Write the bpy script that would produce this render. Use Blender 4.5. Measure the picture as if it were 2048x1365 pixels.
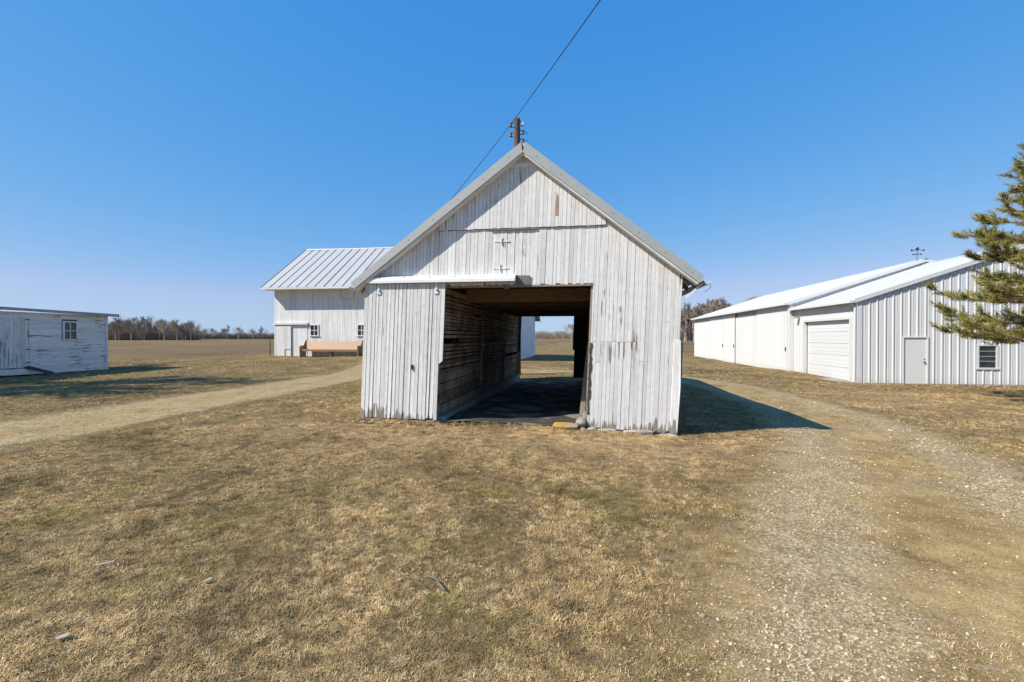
import bpy, bmesh, math, random
import numpy as np
from mathutils import Vector, Matrix
R = math.radians
SC = bpy.context.scene
COL = SC.collection
for o in list(bpy.data.objects):
    bpy.data.objects.remove(o, do_unlink=True)

# ------------------------------------------------------------------ camera
CAM_Z = 1.6
YAW = 8.7                                   # degrees the view is turned left of the barn's long axis
cd = bpy.data.cameras.new('camera')
cam = bpy.data.objects.new('camera', cd); COL.objects.link(cam); SC.camera = cam
cd.sensor_width = 36.0; cd.lens = 950.0 / 2048.0 * 36.0
cd.clip_start = 0.05; cd.clip_end = 6000.0
cam.location = (0, 0, CAM_Z); cam.rotation_euler = (R(90 - 0.45), 0, R(YAW))

# ------------------------------------------------------------------ light
SUN_TRAVEL = Vector((2.68, 1.62, -2.75)).normalized()
SUN_EL = math.asin(-SUN_TRAVEL.z)
SUN_AZ = math.atan2(-SUN_TRAVEL.x, -SUN_TRAVEL.y)       # clockwise from +Y
world = bpy.data.worlds.new('World'); SC.world = world; world.use_nodes = True
wn = world.node_tree
bg = wn.nodes['Background']
sky = wn.nodes.new('ShaderNodeTexSky'); sky.sky_type = 'NISHITA'; sky.sun_disc = False
sky.sun_elevation = SUN_EL; sky.sun_rotation = SUN_AZ
sky.air_density = 1.0; sky.dust_density = 0.0; sky.ozone_density = 3.0; sky.altitude = 0
sep = wn.nodes.new('ShaderNodeSeparateColor'); cmb = wn.nodes.new('ShaderNodeCombineColor')      # one even colour grade for the whole sky
wn.links.new(sky.outputs[0], sep.inputs[0])
for ch, (k, p) in enumerate(((.36, 1.24), (1.20, .51), (3.2, .18))):
    pw = wn.nodes.new('ShaderNodeMath'); pw.operation = 'POWER'; wn.links.new(sep.outputs[ch], pw.inputs[0]); pw.inputs[1].default_value = p
    ml = wn.nodes.new('ShaderNodeMath'); ml.operation = 'MULTIPLY'; wn.links.new(pw.outputs[0], ml.inputs[0]); ml.inputs[1].default_value = k
    if ch == 0: red = ml
    else: wn.links.new(ml.outputs[0], cmb.inputs[ch])
    if ch == 1: grn = ml
lim = wn.nodes.new('ShaderNodeMath'); lim.operation = 'MULTIPLY'; wn.links.new(grn.outputs[0], lim.inputs[0]); lim.inputs[1].default_value = .74
mn = wn.nodes.new('ShaderNodeMath'); mn.operation = 'MINIMUM'; wn.links.new(red.outputs[0], mn.inputs[0]); wn.links.new(lim.outputs[0], mn.inputs[1]); wn.links.new(mn.outputs[0], cmb.inputs[0])
wn.links.new(cmb.outputs[0], bg.inputs['Color'])
bg.inputs['Strength'].default_value = 0.118
sl = bpy.data.lights.new('sun', 'SUN'); sl.energy = 4.2; sl.angle = R(0.53); sl.color = (1.0, 0.94, 0.835)
sun = bpy.data.objects.new('sun', sl); COL.objects.link(sun)
sun.rotation_euler = SUN_TRAVEL.to_track_quat('-Z', 'Y').to_euler(); sun.location = (-20, -10, 30)
vs = SC.view_settings
vs.view_transform = 'Standard'; vs.look = 'None'; vs.gamma = 1.0; vs.exposure = 0.68; vs.use_curve_mapping = False

random.seed(7)
rng = np.random.default_rng(11)

# ------------------------------------------------------------------ materials
def new_mat(name):
    m = bpy.data.materials.new(name); m.use_nodes = True
    nt = m.node_tree
    return m, nt, nt.nodes['Principled BSDF']
class G:
    """tiny node-graph helper"""
    def __init__(s, nt): s.nt = nt
    def n(s, t, **kw):
        k = s.nt.nodes.new(t)
        for a, v in kw.items(): setattr(k, a, v)
        return k
    def link(s, a, b): s.nt.links.new(a, b)
    def pos(s): return s.n('ShaderNodeNewGeometry').outputs['Position']
    def rnd(s): return s.n('ShaderNodeObjectInfo').outputs['Random']
    def vmul(s, v, t):
        k = s.n('ShaderNodeVectorMath', operation='MULTIPLY'); s.link(v, k.inputs[0]); k.inputs[1].default_value = t; return k.outputs[0]
    def vadd(s, v, f):
        k = s.n('ShaderNodeVectorMath', operation='ADD'); s.link(v, k.inputs[0]); s.link(f, k.inputs[1]); return k.outputs[0]
    def noise(s, vec, scale, detail=4, rough=.55):
        k = s.n('ShaderNodeTexNoise'); s.link(vec, k.inputs['Vector'])
        k.inputs['Scale'].default_value = scale; k.inputs['Detail'].default_value = detail; k.inputs['Roughness'].default_value = rough
        return k.outputs['Fac']
    def math(s, op, a, b=None, clamp=False):
        k = s.n('ShaderNodeMath', operation=op); k.use_clamp = clamp
        for i, v in enumerate((a, b)):
            if v is None: continue
            if isinstance(v, (int, float)): k.inputs[i].default_value = v
            else: s.link(v, k.inputs[i])
        return k.outputs[0]
    def ramp(s, f, stops, interp='LINEAR'):
        k = s.n('ShaderNodeValToRGB'); s.link(f, k.inputs[0]); cr = k.color_ramp; cr.interpolation = interp
        while len(cr.elements) < len(stops): cr.elements.new(.5)
        for e, (p, c) in zip(cr.elements, stops):
            e.position = p; e.color = (c[0], c[1], c[2], 1) if not isinstance(c, (int, float)) else (c, c, c, 1)
        return k.outputs[0]
    def step(s, f, lo, hi):
        k = s.n('ShaderNodeMapRange'); s.link(f, k.inputs[0]); k.inputs[1].default_value = lo; k.inputs[2].default_value = hi; return k.outputs[0]
    def mix(s, f, a, b):
        k = s.n('ShaderNodeMix', data_type='RGBA')
        if isinstance(f, (int, float)): k.inputs[0].default_value = f
        else: s.link(f, k.inputs[0])
        for i, v in ((6, a), (7, b)):
            if isinstance(v, tuple): k.inputs[i].default_value = (*v, 1)
            else: s.link(v, k.inputs[i])
        return k.outputs[2]
    def mul(s, a, b):
        k = s.n('ShaderNodeMix', data_type='RGBA', blend_type='MULTIPLY'); k.inputs[0].default_value = 1
        for i, v in ((6, a), (7, b)):
            if isinstance(v, tuple): k.inputs[i].default_value = (*v, 1)
            else: s.link(v, k.inputs[i])
        return k.outputs[2]
    def bump(s, h, strength=.4, dist=.01):
        k = s.n('ShaderNodeBump'); s.link(h, k.inputs['Height']); k.inputs['Strength'].default_value = strength; k.inputs['Distance'].default_value = dist
        return k.outputs[0]

def paint_mat(name, paint, wood, axis='z', wear=.5, crack=.5, rough=.65, base_rot=None, jitter=.07):
    """old paint on boards: per-board tone, grain cracks, peeled patches of bare wood"""
    m, nt, b = new_mat(name); g = G(nt)
    st = {'z': (1, 1, .085), 'x': (.085, 1, 1), 'y': (1, .085, 1)}[axis]
    rn = g.rnd()
    off = g.n('ShaderNodeCombineXYZ'); g.link(g.math('MULTIPLY', rn, 37.0), off.inputs[0]); g.link(g.math('MULTIPLY', rn, 11.0), off.inputs[2])
    p = g.pos(); v = g.vadd(g.vmul(p, st), off.outputs[0])
    grain = g.noise(v, 60, 5, .65)
    peel = g.noise(v, 13, 6, .6)
    area = g.noise(p, 1.1, 3)
    pf = g.math('ADD', peel, g.math('MULTIPLY', g.math('SUBTRACT', area, .5), .55))
    if base_rot is not None:                       # rotted, unpainted feet of the boards
        z = g.n('ShaderNodeSeparateXYZ'); g.link(p, z.inputs[0])
        low = g.step(z.outputs[2], base_rot + .34, base_rot + .03)
        pf = g.math('ADD', pf, g.math('MULTIPLY', low, .27))
    t = 1 - wear * .45
    pm = g.step(pf, t - .02, t + .025)
    cm = g.math('MULTIPLY', g.step(grain, .66 - crack * .1, .80 - crack * .1), .75)
    fine = g.noise(p, 9, 5, .7)
    tone = g.mix(rn, tuple(c * (1 - jitter) for c in paint), paint)
    tone = g.mul(tone, g.ramp(fine, [(.25, (.86, .85, .83)), (.6, (1, 1, 1))])); tone = g.mul(tone, g.ramp(g.noise(v, 4.5, 5, .6), [(.34, (.80, .775, .74)), (.55, (1, 1, 1))]))
    wd = g.mix(g.step(grain, .35, .7), tuple(c * .55 for c in wood), wood)
    c = g.mix(cm, tone, tuple(.35 * a + .45 * q for a, q in zip(wood, paint)))
    c = g.mix(pm, c, wd)
    g.link(c, b.inputs['Base Color']); b.inputs['Roughness'].default_value = rough
    h = g.math('SUBTRACT', g.math('MULTIPLY', grain, .35), g.math('ADD', g.math('MULTIPLY', pm, .45), cm))
    g.link(g.bump(h, .55, .006), b.inputs['Normal'])
    return m

def wood_mat(name, col, axis='y', dark=.45, stain=True, rough=.85):
    m, nt, b = new_mat(name); g = G(nt)
    st = {'z': (1, 1, .07), 'x': (.07, 1, 1), 'y': (1, .07, 1)}[axis]
    rn = g.rnd(); p = g.pos()
    off = g.n('ShaderNodeCombineXYZ'); g.link(g.math('MULTIPLY', rn, 23.0), off.inputs[0])
    grain = g.noise(g.vadd(g.vmul(p, st), off.outputs[0]), 45, 5, .65)
    c = g.mix(g.step(grain, .3, .72), tuple(x * dark for x in col), col)
    c = g.mul(c, g.ramp(rn, [(0, (.55, .53, .5)), (1, (1.15, 1.1, 1.05))]))
    if stain:
        c = g.mul(c, g.ramp(g.noise(p, 1.6, 4), [(.38, (.5, .47, .45)), (.6, (1.1, 1.1, 1.1))]))
    g.link(c, b.inputs['Base Color']); b.inputs['Roughness'].default_value = rough
    g.link(g.bump(grain, .5, .004), b.inputs['Normal'])
    return m

def metal_mat(name, col, rough=.4, metallic=0.0, dirt=.12, streak=True, dcol=(.45, .42, .36)):
    m, nt, b = new_mat(name); g = G(nt); p = g.pos(); rn = g.rnd()
    n1 = g.noise(g.vmul(p, (1, 1, .12)) if streak else p, 6, 5, .6)
    n2 = g.noise(p, .9, 3)
    f = g.math('MULTIPLY', g.step(g.math('ADD', n1, g.math('MULTIPLY', n2, .5)), .62, 1.0), dirt * 2.5, True)
    zz = g.n('ShaderNodeSeparateXYZ'); g.link(p, zz.inputs[0])
    f = g.math('MAXIMUM', f, g.math('MULTIPLY', g.step(g.math('ADD', zz.outputs[2], g.math('MULTIPLY', g.noise(p, 7, 4), -.5)), -.25, -.62), dirt*7, True))
    c = g.mix(f, g.mul(col, g.ramp(rn, [(0, (.94, .945, .95)), (1, (1, 1, 1))])), dcol)
    g.link(c, b.inputs['Base Color']); b.inputs['Roughness'].default_value = rough; b.inputs['Metallic'].default_value = metallic
    g.link(g.bump(g.noise(p, 2.5, 2), .06, .02), b.inputs['Normal'])
    return m

def plain_mat(name, col, rough=.6, metallic=0.0, var=.2, scale=20):
    m, nt, b = new_mat(name); g = G(nt)
    n = g.noise(g.pos(), scale, 4)
    g.link(g.mix(g.step(n, .3, .7), tuple(c * (1 - var) for c in col), col), b.inputs['Base Color'])
    b.inputs['Roughness'].default_value = rough; b.inputs['Metallic'].default_value = metallic
    g.link(g.bump(n, .2, .01), b.inputs['Normal'])
    return m

def glass_mat(name, col=(.02, .025, .03)):
    m, nt, b = new_mat(name); g = G(nt)
    n = g.noise(g.pos(), 3, 3)
    g.link(g.mix(g.step(n, .35, .7), col, tuple(c * 2.4 for c in col)), b.inputs['Base Color'])
    b.inputs['Roughness'].default_value = .06; b.inputs['IOR'].default_value = 1.5
    return m

M = {}
M['board'] = paint_mat('old_white_paint', (.77, .755, .735), (.34, .29, .23), 'z', .72, .7, base_rot=.0)
M['door_board'] = paint_mat('cracked_white_paint', (.75, .735, .715), (.33, .29, .24), 'z', .68, .9, base_rot=.1)
M['far_board'] = paint_mat('far_white_paint', (.76, .76, .755), (.42, .38, .32), 'z', .5, .45, jitter=.05)
M['clapboard'] = paint_mat('peeling_clapboard_paint', (.78, .745, .70), (.34, .27, .22), 'y', .85, .5)
M['shed_door'] = paint_mat('flaking_door_paint', (.74, .71, .67), (.36, .29, .25), 'z', .93, .7)
M['trim_white'] = paint_mat('white_trim_paint', (.76, .76, .75), (.4, .35, .3), 'x', .35, .3)
M['slat'] = wood_mat('weathered_slat', (.62, .49, .36), 'y')
M['joist'] = wood_mat('old_joist', (.30, .205, .13), 'x', stain=False)
M['darkwood'] = wood_mat('dark_wood', (.11, .085, .065), 'z')
M['greywood'] = wood_mat('grey_wood', (.36, .32, .275), 'z', stain=False)
M['shed_roof'] = wood_mat('grey_roof_edge', (.62, .60, .57), 'y', stain=False)
M['pew'] = wood_mat('oak_pew', (.52, .33, .19), 'x', dark=.8, stain=False, rough=.45)
M['pole'] = wood_mat('utility_pole_wood', (.10, .08, .062), 'z', stain=False)
M['rake'] = metal_mat('galvanised_trim', (.38, .40, .39), .5, .1, .25)
M['roof_metal'] = metal_mat('galvanised_roof', (.52, .53, .53), .42, .3, .2)
M['seam_roof'] = metal_mat('painted_seam_roof', (.44, .445, .45), .55, .1, .4, False, (.42, .40, .38))
M['seam'] = plain_mat('dark_roof_seam', (.12, .12, .125), .6)
M['white_metal'] = metal_mat('white_steel', (.63, .63, .625), .42, 0, .07)
M['white_roof'] = metal_mat('white_steel_roof', (.68, .68, .678), .38, 0, .03, False)
M['door_white'] = metal_mat('white_door', (.66, .655, .645), .4, 0, .03)
M['dark_iron'] = plain_mat('dark_iron', (.05, .045, .045), .6, .4)
M['track_white'] = metal_mat('white_track_cover', (.84, .83, .80), .45, 0, .06)
M['glass'] = glass_mat('dark_glass')
M['insul'] = plain_mat('brown_porcelain', (.10, .05, .04), .25)
M['insul_w'] = plain_mat('white_porcelain', (.6, .62, .62), .25)
M['wire'] = plain_mat('black_wire', (.015, .015, .016), .6)
M['stone'] = plain_mat('limestone', (.42, .385, .33), .9, var=.45, scale=7)
M['block'] = plain_mat('grey_block', (.33, .30, .26), .95, var=.4, scale=12)
M['concrete'] = plain_mat('old_concrete', (.36, .34, .31), .9, var=.35, scale=4)
def lichen():
    m, nt, b = new_mat('lichen_rock'); g = G(nt); p = g.pos()
    c = g.mix(g.step(g.noise(p, 5, 4), .42, .55), (.33, .27, .19), (.40, .25, .045))
    g.link(c, b.inputs['Base Color']); b.inputs['Roughness'].default_value = .95
    g.link(g.bump(g.noise(p, 30, 4), .5, .01), b.inputs['Normal']); return m
M['lichen'] = lichen()
def dirt_floor():
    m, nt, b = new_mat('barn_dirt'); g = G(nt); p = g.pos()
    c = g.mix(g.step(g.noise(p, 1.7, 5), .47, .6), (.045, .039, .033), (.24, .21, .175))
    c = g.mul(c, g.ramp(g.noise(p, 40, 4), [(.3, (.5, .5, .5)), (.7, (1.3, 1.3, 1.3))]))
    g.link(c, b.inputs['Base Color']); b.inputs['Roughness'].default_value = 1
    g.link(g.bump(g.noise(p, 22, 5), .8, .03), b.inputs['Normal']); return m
M['dirt'] = dirt_floor()

# ------------------------------------------------------------------ object helpers
def tag(o, label=None, cat=None, group=None, kind=None):
    if label: o['label'] = label
    if cat: o['category'] = cat
    if group: o['group'] = group
    if kind: o['kind'] = kind
    return o
def empty(name, loc, rz=0):
    o = bpy.data.objects.new(name, None); COL.objects.link(o)
    o.location = loc; o.rotation_euler = (0, 0, rz); o.empty_display_size = .3
    return o
def link(name, me, mat, parent=None):
    o = bpy.data.objects.new(name, me); COL.objects.link(o)
    if mat is not None and not me.materials: me.materials.append(mat)
    if parent is not None:
        o.parent = parent
        top = parent
        loc = Vector((0, 0, 0))
        while top is not None:
            loc += top.location; top = top.parent
        o.location = -loc                      # meshes are modelled in world coordinates
    return o
class MB:
    def __init__(s, f=None): s.v = []; s.f = []; s.fn = f
    def add(s, vs, fs):
        k = len(s.v); s.v += [tuple(v) for v in vs]; s.f += [tuple(i + k for i in f) for f in fs]; return s
    def box(s, x0, x1, y0, y1, z0, z1):
        return s.add([(x0,y0,z0),(x1,y0,z0),(x1,y1,z0),(x0,y1,z0),(x0,y0,z1),(x1,y0,z1),(x1,y1,z1),(x0,y1,z1)],
                     [(0,3,2,1),(4,5,6,7),(0,1,5,4),(1,2,6,5),(2,3,7,6),(3,0,4,7)])
    def prism(s, poly, ext, chamf=0):
        """poly: 3-D convex planar ring; ext: vector from the front ring to the back ring"""
        P = [Vector(p) for p in poly]; E = Vector(ext); n = len(P)
        nrm = (P[1] - P[0]).cross(P[2] - P[0]).normalized()
        if nrm.dot(E) > 0: P.reverse(); nrm = -nrm
        if chamf:
            F = []
            for i in range(n):
                a = (P[i] - P[i-1]).normalized(); b = (P[(i+1) % n] - P[i]).normalized()
                na = nrm.cross(a); nb = nrm.cross(b)
                d = na + nb; k = 1 + na.dot(nb)
                F.append(P[i] + d * (chamf / max(k, .3)))
            mid = [p + E.normalized() * chamf for p in P]
            rings = [F, mid, [p + E for p in P]]
        else:
            rings = [P, [p + E for p in P]]
        vs = [p for r in rings for p in r]; fs = [tuple(range(n))]
        for r in range(len(rings) - 1):
            for i in range(n):
                j = (i + 1) % n; fs.append((r*n + i, (r+1)*n + i, (r+1)*n + j, r*n + j))
        fs.append(tuple(reversed(range((len(rings)-1)*n, len(rings)*n))))
        return s.add(vs, fs)
    def tube(s, pts, rad, sides=8, cap=True):
        pts = [Vector(p) for p in pts]; rings = []
        if isinstance(rad, (int, float)): rad = [rad] * len(pts)
        for i, p in enumerate(pts):
            d = (pts[min(i+1, len(pts)-1)] - pts[max(i-1, 0)]).normalized()
            a = d.orthogonal().normalized() if i == 0 else (a - d * a.dot(d)).normalized()
            b = d.cross(a)
            rings.append([p + (a * math.cos(2*math.pi*k/sides) + b * math.sin(2*math.pi*k/sides)) * rad[i] for k in range(sides)])
        vs = [q for r in rings for q in r]; fs = []
        for r in range(len(rings) - 1):
            for k in range(sides):
                j = (k + 1) % sides; fs.append((r*sides + k, r*sides + j, (r+1)*sides + j, (r+1)*sides + k))
        if cap: fs += [tuple(reversed(range(sides))), tuple(range((len(rings)-1)*sides, len(rings)*sides))]
        return s.add(vs, fs)
    def build(s, name, mat, parent=None, smooth=False, kind=None):
        vs = s.v if s.fn is None else [s.fn(v) for v in s.v]
        me = bpy.data.meshes.new(name); me.from_pydata(vs, [], s.f); me.update()
        if smooth: me.shade_smooth()
        o = link(name, me, M[mat] if isinstance(mat, str) else mat, parent)
        if kind: o['kind'] = kind
        return o
U = random.uniform
def bearing(px, dist):
    """a compass bearing from the photographer's spot turned into ground coordinates"""
    a = math.atan((px - 1024) / 950.0) - R(YAW)
    d = dist / math.cos(math.atan((px - 1024) / 950.0))
    return math.sin(a) * d, math.cos(a) * d

# ------------------------------------------------------------------ ground
CP = [(0,0,0),(0,3,0),(-4,3,.02),(5,3,-.03),(1.5,8.1,-.03),(-1.2,8.0,.15),(-3.9,8.1,.15),(0,6,.07),(-2.5,6,.09),
      (4.5,9.6,-.10),(7,14,-.2),(11.5,22.3,-.37),(18,22.3,-.40),(11.5,37,-.42),(11.5,52,-.46),(-1.2,18,-.06),(-1,22,-.05),
      (-20,27.5,.42),(-13,27.5,.46),(-5,27.5,.2),(-4,39,.12),(-20,39,.3),(-9.3,7,.0),(-9.2,12,.02),(-9,18,.05),(-22,15,.05),(-22,19,.08),
      (-15,22,.22),(-30,27,.1),(0,45,0),(15,16,-.33),(10,5,-.12),(-15,4,0),(0,-10,0),(-35,12,0)]
CPa = np.array(CP)
def base_h(x, y):
    x = np.asarray(x, float); y = np.asarray(y, float)
    num = np.zeros_like(x); den = np.zeros_like(x)
    for cx, cy, cz in CPa:
        w = 1.0 / ((x-cx)**2 + (y-cy)**2 + 3.0)**1.6
        num += w * cz; den += w
    h = num / den
    r = np.hypot(x, y - 20)
    k = np.clip((r - 45) / 60, 0, 1); k = k*k*(3-2*k)
    return h * (1 - k) + (-.05) * k
_dirs = [(U(0, 6.28), U(0, 6.28), f) for f in [1.3,1.9,2.7,3.6,4.9,6.3,8.2,10.5,13.1,16]]
def bumps(x, y):
    s = np.zeros_like(x)
    for a, ph, f in _dirs:
        s += np.sin((x*math.cos(a) + y*math.sin(a)) * f + ph + 1.3*np.sin(.7*f*(x*math.sin(a*1.7) - y*math.cos(a*1.7)))) / f
    return s * .014
_lat = rng.random((256, 256))
def vnoise(x, y, f, o=0):
    x = np.asarray(x, float)*f + 37.3*o + 900; y = np.asarray(y, float)*f + 11.7*o + 900
    i = np.floor(x).astype(int); j = np.floor(y).astype(int); u = x - i; v = y - j; u = u*u*(3-2*u); v = v*v*(3-2*v)
    L = lambda a, b: _lat[a % 256, b % 256]
    return (L(i,j)*(1-u) + L(i+1,j)*u)*(1-v) + (L(i,j+1)*(1-u) + L(i+1,j+1)*u)*v
def fnoise(x, y, f, o=0): return (vnoise(x, y, f, o) + .5*vnoise(x, y, f*2.1, o+1) + .3*vnoise(x, y, f*4.3, o+2)) / 1.8
def graded(c, fine, nfine, grow, lim):
    a = [0.0]; st = fine
    while a[-1] < lim:
        if len(a) > nfine: st *= grow
        a.append(a[-1] + st)
    a = np.array(a)
    return np.concatenate([c - a[::-1], c + a[1:]])
GX = graded(0.0, .11, 70, 1.035, 1800.0)
GY = graded(5.5, .11, 55, 1.035, 1800.0)
XX, YY = np.meshgrid(GX, GY, indexing='ij')
near = np.clip(1 - (np.hypot(XX, YY - 5) - 8) / 6, 0, 1)
ZZ = base_h(XX, YY) + bumps(XX, YY) * near
inbarn = (XX > -4.3) & (XX < 1.9) & (YY > 7.7) & (YY < 18.6)
def gz(x, y):
    x = np.atleast_1d(np.asarray(x, float)); y = np.atleast_1d(np.asarray(y, float))
    i = np.clip(np.searchsorted(GX, x) - 1, 0, len(GX) - 2); j = np.clip(np.searchsorted(GY, y) - 1, 0, len(GY) - 2)
    u = (x - GX[i]) / (GX[i+1] - GX[i]); v = (y - GY[j]) / (GY[j+1] - GY[j])
    return ZZ[i,j]*(1-u)*(1-v) + ZZ[i+1,j]*u*(1-v) + ZZ[i,j+1]*(1-u)*v + ZZ[i+1,j+1]*u*v
def g1(x, y): return float(gz(x, y)[0])

# drive centre lines (x, y, half width)
RIGHT_DRIVE = [(1.0,-3,1.9),(1.5,0,1.9),(2.15,2.5,1.85),(3.2,5,1.75),(4.25,7.6,1.65),(5.0,11,1.6),(5.2,15,1.55),(4.4,18.8,1.5),(2.2,21.4,1.45),(-1.5,22.6,1.4),(-5.5,22.0,1.4),(-8.3,19.6,1.45)]
LEFT_DRIVE = [(-9.6,-6,1.6),(-9.6,0,1.6),(-9.35,6.3,1.6),(-9.4,11,1.5),(-9.3,15,1.45),(-9.4,19,1.4),(-10.4,23,1.3),(-11.5,25.5,1.1)]
def spline(pts, step=.12):
    P = np.array(pts); out = []
    for i in range(len(P) - 1):
        p0, p1, p2, p3 = P[max(i-1,0)], P[i], P[i+1], P[min(i+2, len(P)-1)]
        n = max(2, int(np.hypot(*(p2-p1)[:2]) / step))
        for t in np.arange(n) / n:
            out.append(.5*((2*p1) + (p2-p0)*t + (2*p0-5*p1+4*p2-p3)*t*t + (3*p1-p0-3*p2+p3)*t**3))
    out.append(P[-1]); return np.array(out)
RD = spline(RIGHT_DRIVE); LD = spline(LEFT_DRIVE)
def drive_u(x, y, path):
    """|offset from the centre line| in half widths"""
    x = np.asarray(x); y = np.asarray(y); best = np.full(x.shape, 99.0); sd = np.zeros(x.shape)
    S = path[::4]; T = np.gradient(S[:, :2], axis=0); T /= np.linalg.norm(T, axis=1)[:, None] + 1e-9
    for (px, py, w), (tx, ty) in zip(S, T):
        d = np.hypot(x-px, y-py) / w; k = d < best
        best = np.where(k, d, best); sd = np.where(k, ((x-px)*ty - (y-py)*tx) / w, sd)
    return best, sd

def pale_f(x, y):       # bleached dry patch in front of the barn
    a = np.exp(-(((x-.9)/2.2)**2 + ((y-7.0)/1.1)**2)) + .8*np.exp(-(((x+3.2)/2.5)**2 + ((y-7.2)/1.3)**2)) + .6*np.exp(-(((x-9)/4)**2 + ((y-15)/4)**2))
    return np.clip(a, 0, 1)
def green_f(x, y):      # moss and live grass
    n = fnoise(x, y, .55, 3); m = fnoise(x, y, 2.6, 7)
    return np.clip((n - .50)*1.6 + (m - .5)*2.0 + .04 + .12*np.clip(-x/4, 0, 1), 0, 1) * (1 - pale_f(x, y))

def field_y(x):
    return np.where(x < -8, np.minimum(31 + (x + 22.3) * .5, 60) + np.maximum(0, (x+22.3))*2.2, np.where(x < 9, 170.0, 62.0))

def grass_ground():
    m, nt, b = new_mat('dry_lawn'); g = G(nt); p = g.pos()
    at = g.n('ShaderNodeAttribute', attribute_name='zone'); sep = g.n('ShaderNodeSeparateXYZ'); g.link(at.outputs['Vector'], sep.inputs[0])
    c = g.ramp(g.noise(p, .55, 6, .62), [(.3, (.12, .080, .038)), (.5, (.23, .16, .078)), (.68, (.36, .255, .125))])
    c = g.mix(g.math('MULTIPLY', sep.outputs[1], g.step(g.noise(p, 2.4, 5), .4, .62), True), c, (.23, .185, .065))
    c = g.mix(g.math('MULTIPLY', sep.outputs[0], .75), c, (.44, .32, .18))
    c = g.mix(g.step(g.noise(p, 3.3, 5, .65), .60, .70), c, (.085, .066, .05))
    c = g.mul(c, g.ramp(g.noise(p, 55, 5, .75), [(.3, (.42, .42, .42)), (.5, (.95, .95, .95)), (.7, (1.45, 1.42, 1.35))]))
    c = g.mul(c, g.ramp(g.noise(p, 11, 4, .7), [(.3, (.68, .68, .68)), (.65, (1.15, 1.15, 1.12))]))
    g.link(c, b.inputs['Base Color']); b.inputs['Roughness'].default_value = 1; b.inputs['Specular IOR Level'].default_value = .1
    g.link(g.bump(g.math('ADD', g.noise(p, 70, 5, .8), g.noise(p, 14, 4)), .9, .03), b.inputs['Normal'])
    return m
M['lawn'] = grass_ground()
def ground_sheet():
    nx, ny = len(GX), len(GY)
    Z = ZZ - np.where(inbarn, .10, 0.0)
    co = np.stack([XX, YY, Z], -1).reshape(-1, 3)
    idx = np.arange(nx*ny).reshape(nx, ny)
    q = np.stack([idx[:-1,:-1], idx[1:,:-1], idx[1:,1:], idx[:-1,1:]], -1).reshape(-1, 4)
    me = bpy.data.meshes.new('ground')
    me.vertices.add(len(co)); me.vertices.foreach_set('co', co.ravel())
    me.loops.add(q.size); me.loops.foreach_set('vertex_index', q.ravel())
    me.polygons.add(len(q)); me.polygons.foreach_set('loop_start', np.arange(len(q))*4); me.polygons.foreach_set('loop_total', np.full(len(q), 4))
    me.update(calc_edges=True); me.shade_smooth()
    a = me.attributes.new('zone', 'FLOAT_VECTOR', 'POINT')
    x, y = co[:,0], co[:,1]
    a.data.foreach_set('vector', np.stack([pale_f(x, y), green_f(x, y), 0*x], -1).astype(np.float32).ravel())
    o = link('ground', me, M['lawn']); o['kind'] = 'structure'
ground_sheet()

def gravel_mat(name, pale, mid, dark, grassy):
    m, nt, b = new_mat(name); g = G(nt); p = g.pos()
    at = g.n('ShaderNodeAttribute', attribute_name='cross'); u = at.outputs['Fac']
    au = g.math('ABSOLUTE', u)
    rut = g.math('SUBTRACT', 1.0, g.math('MULTIPLY', g.math('ABSOLUTE', g.math('SUBTRACT', au, .52)), 2.6), True)   # two wheel ruts
    vor = g.n('ShaderNodeTexVoronoi'); g.link(p, vor.inputs['Vector']); vor.inputs['Scale'].default_value = 42
    sv = g.n('ShaderNodeSeparateColor'); g.link(vor.outputs['Color'], sv.inputs[0])
    stone = g.ramp(sv.outputs[0], [(0, dark), (.45, mid), (1, pale)])
    stone = g.mul(stone, g.ramp(vor.outputs['Distance'], [(.0, (1.1, 1.1, 1.1)), (.6, (.55, .52, .48))]))
    thatch = g.mul(g.ramp(g.noise(p, 1.4, 5), [(.35, (.25, .17, .075)), (.65, (.44, .31, .14))]), g.ramp(g.noise(p, 60, 5, .75), [(.3, (.45, .45, .45)), (.7, (1.4, 1.4, 1.35))]))
    cover = g.math('ADD', g.math('MULTIPLY', rut, .50), g.math('MULTIPLY', g.math('SUBTRACT', g.noise(p, .8, 6, .65), .5), 2.2))
    cover = g.math('ADD', cover, g.math('MULTIPLY', g.math('SUBTRACT', g.noise(p, 19, 4, .7), .5), 1.3))
    c = g.mix(g.step(cover, grassy - .22, grassy + .22), thatch, stone)
    c = g.mul(c, g.ramp(g.noise(p, 3.5, 4), [(.3, (.78, .76, .72)), (.7, (1.1, 1.1, 1.1))]))
    g.link(c, b.inputs['Base Color']); b.inputs['Roughness'].default_value = 1; b.inputs['Specular IOR Level'].default_value = .15
    g.link(g.bump(g.math('ADD', g.math('MULTIPLY', vor.outputs['Distance'], -.4), g.noise(p, 60, 4, .7)), .5, .012), b.inputs['Normal'])
    e = g.math('ADD', au, g.math('MULTIPLY', g.math('SUBTRACT', g.noise(p, 1.8, 6, .7), .5), .9))
    e = g.math('ADD', e, g.math('MULTIPLY', g.math('SUBTRACT', g.noise(p, 22, 3, .7), .5), .5))
    g.link(g.step(e, 1.10, .72), b.inputs['Alpha'])
    return m
M['gravel_r'] = gravel_mat('pale_gravel', (.60, .49, .33), (.50, .39, .235), (.36, .265, .145), .20)
M['gravel_l'] = gravel_mat('straw_gravel', (.66, .56, .37), (.50, .385, .19), (.34, .245, .09), -.02)
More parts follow.
